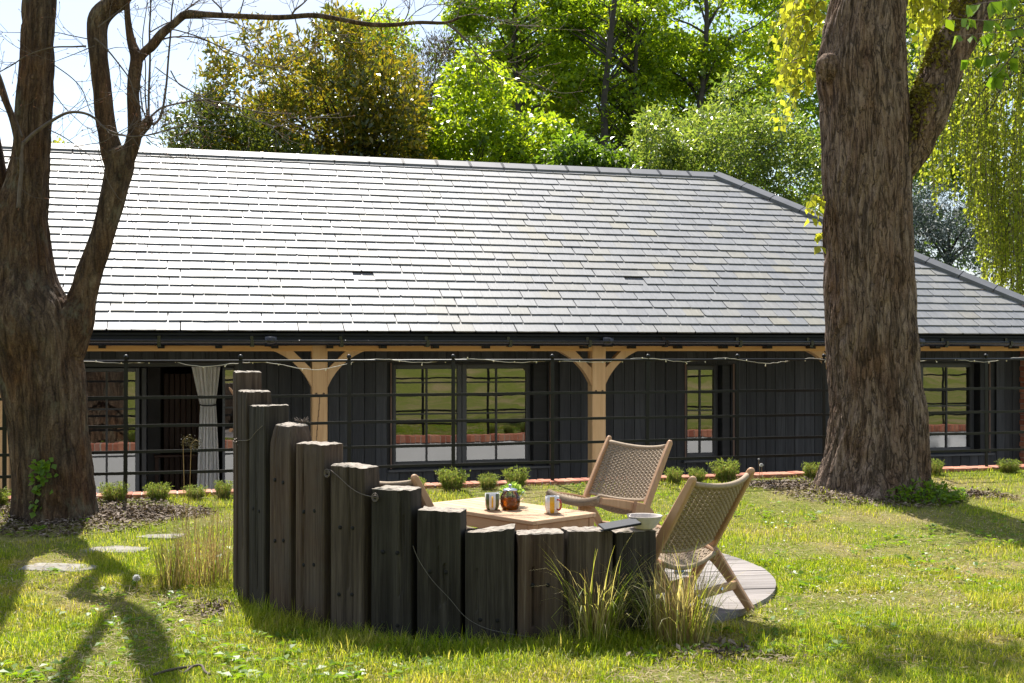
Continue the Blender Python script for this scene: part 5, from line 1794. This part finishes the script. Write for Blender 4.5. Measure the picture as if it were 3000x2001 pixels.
# teapot
tx, ty = -.012, 7.60
tpot = empty('teapot', (tx, ty, TZ), R(200), 'small glass teapot half full of amber tea', 'teapot')
prof = [(.036,.001),(.052,.006),(.0625,.030),(.0645,.055),(.060,.085),(.049,.108),(.043,.118),(.045,.124)]
mb = MB(); mb.lathe(prof, 40, caps=(True, False)); mb.build('glass_body', M['tea_glass'], tpot)
mb = MB(); mb.lathe([(.034,.004),(.050,.009),(.060,.031),(.0622,.055),(.0605,.076),(.0,.076)], 40, caps=(True,False)); mb.build('tea', M['tea'], tpot)
mb = MB(); mb.lathe([(.048,.122),(.049,.127),(.040,.133),(.02,.138),(.006,.140),(.006,.146),(.011,.150),(.013,.156),(.009,.162),(0,.163)], 32, caps=(True,False)); mb.build('lid', M['steel'], tpot)
mb = MB(); mb.lathe([(.018,.03),(.0185,.12)], 20, caps=(True,False)); mb.build('infuser', M['tea_glass'], tpot)
mb = MB(); mb.tube(catmull([(.044,0,.108),(.085,0,.110),(.098,0,.085),(.090,0,.050),(.062,0,.035)], 6), .0055, 8); mb.build('handle', M['tea_glass'], tpot)
mb = MB(); mb.tube(catmull([(-.058,0,.060),(-.080,0,.078),(-.088,0,.100),(-.100,0,.112)], 5), [.013]*6+[.010]*6+[.007]*4, 10, cap=False); mb.build('spout', M['tea_glass'], tpot)
# herb posy in a small white pot behind the teapot
hp = empty('herb_pot', (.0, 7.76, TZ), 0, 'small pot of pale green leaves behind the teapot', 'potted plant')
mb = MB(); mb.lathe([(.0,.001),(.034,.001),(.046,.05),(.048,.075),(.043,.075),(.040,.06),(0,.06)], 28, caps=(False,False)); mb.build('pot', M['ceramic_white'], hp)
d = rdir(420); d[:, 2] = np.abs(d[:, 2]); pos = d*np.array([.075,.075,.072])*(.55+.45*rng.random((420,1))) + np.array([0,0,.072])
V, q = leaves(pos, d + rdir(420)*.6, rdir(420)*.6+np.array([0,0,.8]), .024*(.6+.8*rng.random(420)), .7, .15)
link('foliage', np_mesh('foliage', V, [q]), M['leaf_mint'], hp)

# bowl and tablet on the low sleepers
bw = empty('bowl', (.685, 6.215, S_H[11]+.004), 0, 'pale coiled bowl with a pinched lip on the end sleeper', 'bowl')
mb = MB(); N = 40; K = 15
vs = []; fs = []
def bowl_pt(k, an, ins=0.0):
    t_ = k/K
    r_ = .052 + .046*t_**.8 - ins; z = .001 + .066*t_ + (ins*.9 if k == 0 else 0)
    r_ += .0016*math.cos(t_*K*2*math.pi)*(1 if ins == 0 else 0)
    pin = math.exp(-((an-math.pi*1.02)/.34)**2)
    r_ *= 1 - .30*pin*t_**1.5; z += .006*pin*t_
    return (r_*math.cos(an), r_*math.sin(an)*.92, z)
KK = K*4
for k in range(KK+1):
    for j in range(N): vs.append(bowl_pt(k/4, 2*math.pi*j/N))
for k in range(K, -1, -1):
    for j in range(N): vs.append(bowl_pt(k, 2*math.pi*j/N, .006))
m = len(vs)//N
for i in range(m-1):
    for j in range(N):
        j2 = (j+1) % N; fs.append((i*N+j, i*N+j2, (i+1)*N+j2, (i+1)*N+j))
fs.append(tuple(range(N-1,-1,-1))); fs.append(tuple((m-1)*N+j for j in range(N)))
mb.add(vs, fs, True); mb.build('bowl_body', M['bowl'], bw)
mb = MB()
Mx = Matrix.Translation((.548, 6.085, .571)) @ Matrix.Rotation(R(10), 4, 'Z') @ Matrix.Rotation(R(-8.5), 4, 'Y') @ Matrix.Rotation(R(4), 4, 'X')
mb.bbox((-.098,-.066,-.006),(.098,.066,.006),.003, Mx)
o = mb.build('tablet', M['tablet'], None); setp(o, 'thin black tablet propped across the end sleepers beside the bowl', 'tablet')

jr = empty('glass_bowl', (1.09, 7.78, DECK_Z+.002), 0, 'small pale blue glass bowl standing on the deck behind the grass clump', 'bowl')
t = NT('blue_glass'); bb = t.bsdf(Roughness=.08, Base_Color=(.45,.58,.78)); bb.inputs['Specular IOR Level'].default_value = .8
M['blue_glass'] = t.fin(bb.outputs[0])
mb = MB(); mb.lathe([(.0,.001),(.028,.001),(.030,.006),(.048,.03),(.056,.06),(.058,.075),(.053,.075),(.045,.035),(.025,.010),(0,.009)], 32, caps=(False,False)); mb.build('bowl_body', M['blue_glass'], jr)
mb = MB(); mb.lathe([(.054,.076),(.058,.0775),(.0605,.076),(.058,.0735)], 32, caps=(False,False)); mb.build('rim', M['ceramic_white'], jr)

# ------------------------------------------------------------------ stepping stones
stones = []
for (px, py, w_, dp, lab) in ((330,1603,.44,.26,'long pale stepping stone, the biggest in the left lawn'), (465,1564,.34,.24,'stepping stone with a tuft shadow, between the long one and the farthest'), (585,1541,.34,.22,'farthest stepping stone, beside the dry grass clump'), (170,1655,.46,.26,'nearest stepping stone, half in the shadow of the bare tree')):
    y = F*EYE/(py-HOR)
    for _ in range(6):
        x = (px-1500)/F*y; z = float(gz(x, y)); y = F*(EYE-z-.02)/(py-HOR)
    N = 18; rs = random.Random(px)
    ring = []
    for j in range(N):
        a = 2*math.pi*j/N; r_ = 1/max(abs(math.cos(a)), abs(math.sin(a)))**.75*(1+rs.uniform(-.08,.08))*.5
        ring.append((math.cos(a)*r_*w_*1.05, math.sin(a)*r_*dp*1.05))
    mb = MB(); vs = []
    for (s_, z_) in ((1,-.05),(1,.002),(.96,.009),(.5,.011)):
        vs += [(a*s_, b_*s_, z_+rs.uniform(-.002,.002)) for a, b_ in ring]
    fs = []
    for i in range(3):
        for j in range(N): fs.append((i*N+j, i*N+(j+1)%N, (i+1)*N+(j+1)%N, (i+1)*N+j))
    fs.append(tuple(3*N+j for j in range(N)))
    mb.add(vs, fs)
    o = mb.build('stepping_stone', M['stone'], None, (x, y, z), (0,0,R(rs.uniform(-12,-2))))
    setp(o, lab, 'paving stone', 'stepping stones across the lawn'); stones.append((x, y, w_, dp))

# ------------------------------------------------------------------ tufts, lavender, dandelions
def ground_at(px, py):
    y = F*EYE/(py-HOR); x = 0
    for _ in range(12):
        x = (px-1500)/F*y; z = float(gz(x, y)); y = y*.4 + .6*F*(EYE-z)/(py-HOR)
    return Vector(((px-1500)/F*y, y, float(gz((px-1500)/F*y, y))))
def blades(n, rad, h0, h1, lean, curl, wid, g, seg=6, droop=.0):
    """arching blades from a clump centre, local coordinates"""
    a = g.random(n)*2*np.pi; r0 = rad*np.sqrt(g.random(n))
    base = np.stack([r0*np.cos(a), r0*np.sin(a), np.zeros(n)], 1)
    az = a + g.normal(size=n)*.9
    od = np.stack([np.cos(az), np.sin(az), np.zeros(n)], 1)
    L = h0 + (h1-h0)*g.random(n)
    ln = np.abs(lean*(.3+g.random(n)) )
    cu = curl*g.normal(size=n)**2*.7 + curl*.2
    sd = np.stack([-np.sin(az), np.cos(az), np.zeros(n)], 1)
    pts = []; ang = ln.copy(); p = base.copy()
    for k in range(seg+1):
        pts.append(p.copy())
        d = od*np.sin(ang)[:, None]; d[:, 2] = np.cos(ang)
        p = p + d*(L/seg)[:, None]
        ang = ang + cu*(k/seg)*1.4
    V = []
    for k in range(seg+1):
        w_ = wid*(1-(k/seg)**2)*.5 + .0003
        V.append(pts[k]-sd*w_); V.append(pts[k]+sd*w_)
    V = np.stack(V, 1)                         # n, 2(seg+1), 3
    m = 2*(seg+1)
    b_ = np.arange(n)[:, None]*m
    q = np.concatenate([b_ + np.array([[2*k, 2*k+1, 2*k+3, 2*k+2]]) for k in range(seg)], 0)
    return V.reshape(-1, 3), q
def tuft(pos, label, parts, group='clumps of ornamental grass'):
    e = empty('ornamental_grass', pos, 0, label, 'grass clump', group)
    for (nm, mat, n, rad, h0, h1, lean, curl, wid, sd) in parts:
        V, q = blades(n, rad, h0, h1, lean, curl, wid, np.random.default_rng(sd))
        setp(link(nm, np_mesh(nm, V, [q]), M[mat], e), kind='stuff')
tuft(ground_at(1750,1885), 'clump of arching green and straw grass before the right end of the sleepers', [('blades','tuft_blade',190,.10,.28,.62,.36,.85,.0042,61),('stems','dry_stem',220,.08,.18,.42,.16,.16,.0034,62)])
tuft(ground_at(1985,1885), 'wide clump of grass right of the first one, hiding the front chair leg', [('blades','tuft_blade',260,.15,.26,.60,.36,.85,.0042,63),('stems','dry_stem',330,.13,.18,.44,.15,.14,.0034,64)])
tuft(ground_at(605,1705), 'dry straw coloured grass clump left of the tallest sleeper', [('blades','tuft_blade',110,.19,.16,.42,.34,.5,.004,65),('stems','dry_stem',190,.18,.22,.60,.20,.10,.0036,66)])
tuft(ground_at(500,1725), 'small thin grass clump at the left of the dry straw one', [('blades','tuft_blade',60,.07,.2,.42,.3,.4,.0048,67),('stems','dry_stem',60,.07,.2,.42,.16,.05,.004,68)])
# tall seed heads beside the left tree
for (px, py, tpx, tpy, lab) in ((535,1545,536,1290,'tall dry grass stalk with a nodding brown seed head'), (545,1545,560,1300,'leaning dry grass stalk with a ragged seed head, right of the taller one')):
    b_ = ground_at(px, py); d = b_.y; tpt = P(tpx, tpy, d)
    e = empty('seed_stalk', b_, 0, lab, 'grass stalk', 'dry seed stalks on the lawn')
    mb = MB(); t_ = tpt-b_; mb.tube([Vector((0,0,0)), t_*.5+Vector((.01,0,0)), t_, t_+Vector((.03,0,.03)), t_+Vector((.07,0,.015))], [.003,.0026,.002,.002,.001], 5); mb.build('stalk', M['dry_stem'], e)
    n = 110; pos = np.array(t_) + np.array([.03,0,.0]) + rng.normal(size=(n,3))*np.array([.026,.012,.022])
    V, q = leaves(pos, rdir(n)+np.array([.3,0,-.5]), rdir(n), np.full(n,.016), .4, .1); setp(link('seed_head', np_mesh('seed_head', V, [q]), M['leaf_brown'], e), kind='stuff')
# lavender along the coping
def lav_proto(seed, n=260):
    g = np.random.default_rng(seed)
    V, q = blades(n, .065, .05, .19, .50, .05, .006, g, 4)
    pts = V.reshape(n, 10, 3); pp_, dd2, nn2 = [], [], []
    for i in range(n):
        for k in range(1, 5):
            c = (pts[i,2*k]+pts[i,2*k+1])/2
            for _ in range(4):
                v_ = g.normal(size=3); v_[2] = abs(v_[2])*1.2; pp_.append(c + g.normal(size=3)*.004); dd2.append(v_); nn2.append(g.normal(size=3))
    V2, q2 = leaves(np.array(pp_), np.array(dd2), np.array(nn2), .028*(.6+.7*g.random(len(pp_))), .2, .06)
    return np_mesh('foliage', V2, [q2]), np_mesh('stems', V, [q])
lavp = [lav_proto(80+i) for i in range(4)]
LAV = [(-12,'at the left edge behind the bare trunk',1.1),(335,'just right of the bare tree, first in the row',1.15),(463,'second from the bare tree, under the dark doorway',1.05),(573,'third from the bare tree, below the curtain',.85),(655,'tucked against the tallest sleeper',.9),(1222,'small, beside the hidden chair post',.75),(1325,'biggest below the wide window, left of the teapot',1.2),(1430,'left of the pair behind the teapot',.95),(1512,'right of the pair behind the teapot',1.1),(1975,'between the two chair backs',.95),(2042,'greyish, in the middle between the chairs',1.0),(2125,'behind the front chair top',1.2),(2380,'at the left foot of the furrowed trunk',1.15),(2735,'at the right foot of the furrowed trunk',.9),(2955,'at the far right by the brick pier',1.2)]
for i, (px, lab, sc) in enumerate(LAV):
    vv = -1.93
    u = U(px, vv); p = H(u, vv, 0); p.z = float(gz(p.x, p.y))-.005
    e = empty('lavender', p, random.uniform(0,6.28), 'green lavender bush '+lab, 'plant', 'lavender bushes along the coping')
    f_, s_ = lavp[i % 4]
    sc *= random.uniform(.62,.98); e.scale = (sc, sc*random.uniform(.8,1.1), sc*random.uniform(.8,1.25))
    link('foliage', f_, M['leaf_lav'], e); setp(link('stems', s_, M['dry_stem'], e), kind='stuff')
# dandelions
def dandelion(pos, h, label, r_=.019, lean=(0,0)):
    e = empty('dandelion', pos, 0, label, 'dandelion', 'dandelion seed heads')
    mb = MB(); t_ = Vector((lean[0], lean[1], h)); mb.tube([Vector((0,0,0)), t_*.5+Vector((.004,0,0)), t_], [.0024,.002,.0018], 6); mb.build('stem', M['dry_stem'], e)
    n = 380; d = rdir(n); V, q = leaves(np.array(t_)+d*r_*.3, d, rdir(n), np.full(n, r_*.75), .25, .05); link('seed_head', np_mesh('seed_head', V, [q]), M['dandelion'], e)
pD = H(U(2232,-1.95), -1.95, 0); pD.z = float(gz(pD.x, pD.y))
dandelion(pD, .155, 'round white dandelion clock standing before the dark boards right of the chairs', .021, (-.005,0))
pD2 = H(U(2226,-1.95), -1.95, 0); pD2.z = pD.z
dandelion(pD2, .215, 'taller thin dandelion beside the round white clock, its seeds mostly gone', .010, (-.012,0))
dandelion(ground_at(400,1742), .10, 'grey dandelion clock low in the lawn in front of the dry straw clump', .022)
# fallen twigs
for (pxs, lab) in (([(540,1995),(565,1975),(590,1972),(600,1990),(615,2000)], 'bent fallen twig at the bottom edge on the left lawn'), ([(450,2000),(500,1985),(560,1975)], 'straight fallen twig beside the bent one at the bottom edge'), ([(2310,1660),(2360,1650),(2400,1655)], 'thin straw stalk lying on the lawn right of the deck')):
    pts = []
    for (a, b_) in pxs:
        p = ground_at(a, b_); pts.append((p.x, p.y, p.z+.035))
    mb = MB(); mb.tube(catmull(pts, 4), .006 if 'straw' not in lab else .002, 6)
    o = mb.build('fallen_twig', M['bark_twig'] if 'straw' not in lab else M['dry_stem'], None); setp(o, lab, 'twig', 'fallen twigs on the lawn')

# ------------------------------------------------------------------ mulch round the trunks
LTX, LTY = P(160,1500,DL).x, DL
RTX, RTY = P(2558,1440,DT).x, DT
def chips(n, cx, cy, r0, r1, sq=.7):
    a = rng.random(n)*2*np.pi; r_ = r0+(r1-r0)*rng.random(n)**1.2
    x = cx+r_*np.cos(a); y = cy+r_*np.sin(a)*sq
    return x, y
X = []; Y = []
for (n, cx, cy, r0, r1, sq) in ((5200, LTX+.1, LTY-.05, .3, .95, .8), (3800, LTX+.75, LTY+.05, 0, .55, .5), (4200, RTX-.15, RTY-.2, .4, .95, .8), (1600, RTX-1.0, RTY+.0, 0, .45, .5), (900, RTX+.9, RTY-.3, 0, .4, .5), (900, -1.55, 6.75, 0, .35, .8), (700, 1.0, 5.75, 0, .5, .5)):
    x, y = chips(n, cx, cy, r0, r1, sq); X.append(x); Y.append(y)
X = np.concatenate(X); Y = np.concatenate(Y)
u_, v_ = uv_of(X, Y); k_ = (v_ < -1.8) & (np.hypot(X-DECK_C[0], Y-DECK_C[1]) > 1.8); X, Y = X[k_], Y[k_]
n = len(X)
pos = np.stack([X, Y, gz(X, Y)+.004+.02*rng.random(n)], 1)
d = rdir(n); d[:, 2] *= .35
V, q = leaves(pos, d, rdir(n)*.5+np.array([0,0,1.]), .035*(.5+.9*rng.random(n)), .5, .1)
setp(link('bark_mulch', np_mesh('bark_mulch', V, [q]), M['mulch']), kind='stuff')
# petals fallen on the right half of the lawn
n = 420
x = np.concatenate([rng.normal(2.2,.7,n//2), rng.normal(2.6,.9,n-n//2)]); y = np.concatenate([rng.normal(7.0,.5,n//2), rng.normal(8.3,1.0,n-n//2)])
k_ = np.hypot(x-DECK_C[0], y-DECK_C[1]) > 1.85; x, y = x[k_], y[k_]; n = len(x)
pos = np.stack([x, y, gz(x, y)+.012+.03*rng.random(n)], 1)
d = rdir(n); d[:, 2] *= .4
V, q = leaves(pos, d, rdir(n)*.5+np.array([0,0,1.]), .020*(.5+.9*rng.random(n)), .7, .1)
setp(link('fallen_petals', np_mesh('fallen_petals', V, [q]), M['petal']), kind='stuff')

# ------------------------------------------------------------------ grass
t = NT('grass_blade')
geo = t.node('ShaderNodeNewGeometry')
v = t.coords('Object', rnd=False)
n1 = t.noise(v, .9, 5, .62); n2 = t.noise(v, 2.6, 4, .6)
r1 = t.ramp(geo.outputs['Random Per Island'], [(0,(.09,.17,.010)),(.3,(.18,.27,.013)),(.65,(.27,.35,.02)),(.9,(.36,.39,.04)),(1,(.50,.45,.19))])
r2 = t.ramp(geo.outputs['Random Per Island'], [(0,(.15,.18,.015)),(.4,(.28,.30,.025)),(.7,(.40,.38,.08)),(1,(.58,.49,.25))])
f = t.ramp(t.math('ADD', t.math('MULTIPLY', n1, .6), t.math('MULTIPLY', n2, .4)), [(.46,(0,0,0)),(.62,(1,1,1))])
col = t.mix(f, r1, r2)
b = t.bsdf(Roughness=.5); b.inputs['Specular IOR Level'].default_value = .3
t.con(col, b.inputs['Base Color'])
tr = t.node('ShaderNodeBsdfTranslucent'); t.con(t.mix(1.0, col, (1.7,1.6,.7), 'MULTIPLY'), tr.inputs['Color'])
mx = t.node('ShaderNodeMixShader'); mx.inputs[0].default_value = .6
t.con(b.outputs[0], mx.inputs[1]); t.con(tr.outputs[0], mx.inputs[2])
M['grass'] = t.fin(mx.outputs[0])
def grass(n, seg, seed, y0, y1, xk, xo, wid, h_lo, h_hi, name):
    g = np.random.default_rng(seed)
    # uniform on the lawn area, a little denser close by
    y = y0 + (y1-y0)*g.random(n)**1.25
    x = (g.random(n)*2-1)*(xk*y+xo)
    u, vv = uv_of(x, y)
    d = np.hypot(x-DECK_C[0], y-DECK_C[1])
    keep = (vv < V_COP0+.01) & (d > 1.70) & (np.hypot(x-DKC[0], y-DKC[1]) > 1.69)
    ang = np.degrees(np.arctan2(x-DECK_C[0], -(y-DECK_C[1])))
    near_scr = (d < 2.0) & (ang > -80) & (ang < 30)
    dl = np.hypot(x-LTX, (y-LTY)); dr = np.hypot(x-RTX, (y-RTY))
    keep &= dl > .34; keep &= dr > .45
    p = np.ones(n)
    bare = fbm(x*1.6+31, y*1.6+7, 31, 4)
    p *= np.where(bare > .56, .62, 1.0)*np.where(bare > .64, .5, 1.0)
    p *= np.where((dl < .95) | (np.hypot((x-LTX-.75)/.55, (y-LTY-.05)/.28) < 1), .10, 1)
    p *= np.where(dr < 1.0, .28, 1)
    for (sx, sy, w_, dp) in stones:
        p *= np.where((np.abs(x-sx) < w_*.36) & (np.abs(y-sy) < dp*.30), .06, 1)
    keep &= g.random(n) < p
    x, y, near_scr, bare, dr = x[keep], y[keep], near_scr[keep], bare[keep], dr[keep]
    n = len(x)
    clump = fbm(x*3.1, y*3.1, 77, 3); cl2 = vnoise(x*9, y*9, 99)
    h = h_lo + (h_hi-h_lo)*(.15+.85*g.random(n))*np.clip(clump*2.0-.35, .30, 1.2)*(.55+.75*cl2)
    h = np.where(near_scr, h*1.35+.02, h)*np.where(bare > .56, .6, 1)
    az = g.random(n)*2*np.pi; ln = .15+1.25*g.random(n)**1.3
    z = gz(x, y)-.006
    od = np.stack([np.cos(az), np.sin(az), np.zeros(n)], 1); sd = np.stack([-np.sin(az), np.cos(az), np.zeros(n)], 1)
    p = np.stack([x, y, z], 1); a2 = ln*.4
    w0 = wid*(.6+.8*g.random(n))
    rows = []
    for k in range(seg):
        wk = (w0*(1-(k/seg)**1.5*.75)*.5)[:, None]
        rows.append(p-sd*wk); rows.append(p+sd*wk)
        dd2 = od*np.sin(a2)[:, None]; dd2[:, 2] = np.cos(a2)
        p = p + dd2*(h/seg)[:, None]; a2 = a2 + ln*(1.1+.5*k)
    rows.append(p)
    V = np.stack(rows, 1); m = 2*seg+1
    b_ = np.arange(n)[:, None]*m
    q = [b_ + np.array([[2*k,2*k+1,2*k+3,2*k+2]]) for k in range(seg-1)]
    polys = []
    if q: polys.append(np.concatenate(q, 0))
    polys.append(b_ + np.array([[2*seg-2, 2*seg-1, 2*seg]]))
    return setp(link(name, np_mesh(name, V.reshape(-1,3), polys), M['grass']), kind='stuff')
grass(270000, 3, 5, 4.6, 8.4, .50, .5, .0036, .028, .115, 'grass')
grass(230000, 2, 6, 7.2, 13.6, .52, .6, .0044, .025, .085, 'grass')
# dry thatch and clippings lying between the blades
n = 70000
y = 4.8 + 7.6*rng.random(n)**1.2; x = (rng.random(n)*2-1)*(.5*y+.4)
bare = fbm(x*1.6+31, y*1.6+7, 31, 4)
k_ = (np.hypot(x-DKC[0], y-DKC[1]) > 1.69) & (np.hypot(x-DECK_C[0], y-DECK_C[1]) > 1.72) & (uv_of(x, y)[1] < V_COP0-.03) & (rng.random(n) < np.where(bare > .54, 1.0, .35)) & (np.hypot(x-LTX, y-LTY) > .36) & (np.hypot(x-RTX, y-RTY) > .5)
x, y = x[k_], y[k_]; n = len(x)
pos = np.stack([x, y, gz(x, y)+.004+.022*rng.random(n)], 1)
dd2 = rdir(n); dd2[:, 2] *= .3
V, q = leaves(pos, dd2, rdir(n)*.5+np.array([0,0,1.]), .05*(.4+.9*rng.random(n)), .10, .03)
setp(link('dry_thatch', np_mesh('dry_thatch', V, [q]), M['straw']), kind='stuff')
# broad leaved weeds in the turf
n = 1500
y = 5.2 + 6.5*rng.random(n)**1.3; x = (rng.random(n)*2-1)*(.48*y+.2)
k_ = (fbm(x*1.3+5, y*1.3+2, 61, 3) > .56) & (np.hypot(x-DECK_C[0], y-DECK_C[1]) > 1.85) & (uv_of(x, y)[1] < -1.9)
x, y = np.repeat(x[k_], 7), np.repeat(y[k_], 7); n = len(x)
a = rng.random(n)*2*np.pi
x = x + .03*np.cos(a)*rng.random(n); y = y + .03*np.sin(a)*rng.random(n)
pos = np.stack([x, y, gz(x, y)+.012+.02*rng.random(n)], 1)
d = np.stack([np.cos(a), np.sin(a), .25+.3*rng.random(n)], 1)
V, q = leaves(pos, d, np.tile(np.array([0,0,1.]), (n,1))+rng.normal(size=(n,3))*.3, .045*(.5+.8*rng.random(n)), .5, .08, .2)
setp(link('lawn_weeds', np_mesh('lawn_weeds', V, [q]), M['leaf_fresh']), kind='stuff')
# greenery at the right foot of the furrowed trunk
n = 900
a = rng.random(n)*2*np.pi; r_ = np.sqrt(rng.random(n))
x = RTX + .30 + .42*r_*np.cos(a); y = RTY-.48 + .28*r_*np.sin(a)
pos = np.stack([x, y, gz(x, y) + .17*rng.random(n)*(1-.5*r_)], 1)
V, q = leaves(pos, rdir(n)+np.array([0,0,.4]), rdir(n)*.5+np.array([0,0,1.]), .05*(.5+.8*rng.random(n)), .55, .1, .2)
gp = np.array([RTX+.3, RTY-.48, float(gz(RTX+.3, RTY-.48))])
o = link('ground_weeds', np_mesh('ground_weeds', V-gp, [q]), M['leaf_fresh'], None, tuple(gp)); setp(o, 'patch of leafy green weeds at the right foot of the furrowed trunk', 'plant', kind='stuff')
# garden behind the photographer: far lawn trees that the windows mirror
for (x, y, hgt, lab) in ((-3.2,-9,9,'green tree behind the viewer on the left, mirrored in the wide window'), (2.4,-13,10,'green tree behind the viewer, mirrored at the right of the wide window'), (9.5,-12,9.5,'green tree behind the viewer on the right, mirrored in the end window')):
    z = float(gz(x, y))
    cl = ell_clumps((x, y, z+hgt*.62), (3.0,2.8,hgt*.38), 90, .8, seed=int(hgt))
    e = empty('garden_tree', (x, y, z), 0, lab, 'tree', 'trees behind the viewer')
    mb = MB(); mb.tube([(0,0,-.2),(.1,0,hgt*.3),(0,0,hgt*.7)], [.30,.22,.1], 9); mb.build('trunk', M['bark_dark'], e)
    V, q = crown(cl, 40, .3, .2); link('crown', np_mesh('crown', V-np.array([x,y,z]), [q]), M['leaf_maple'], e)
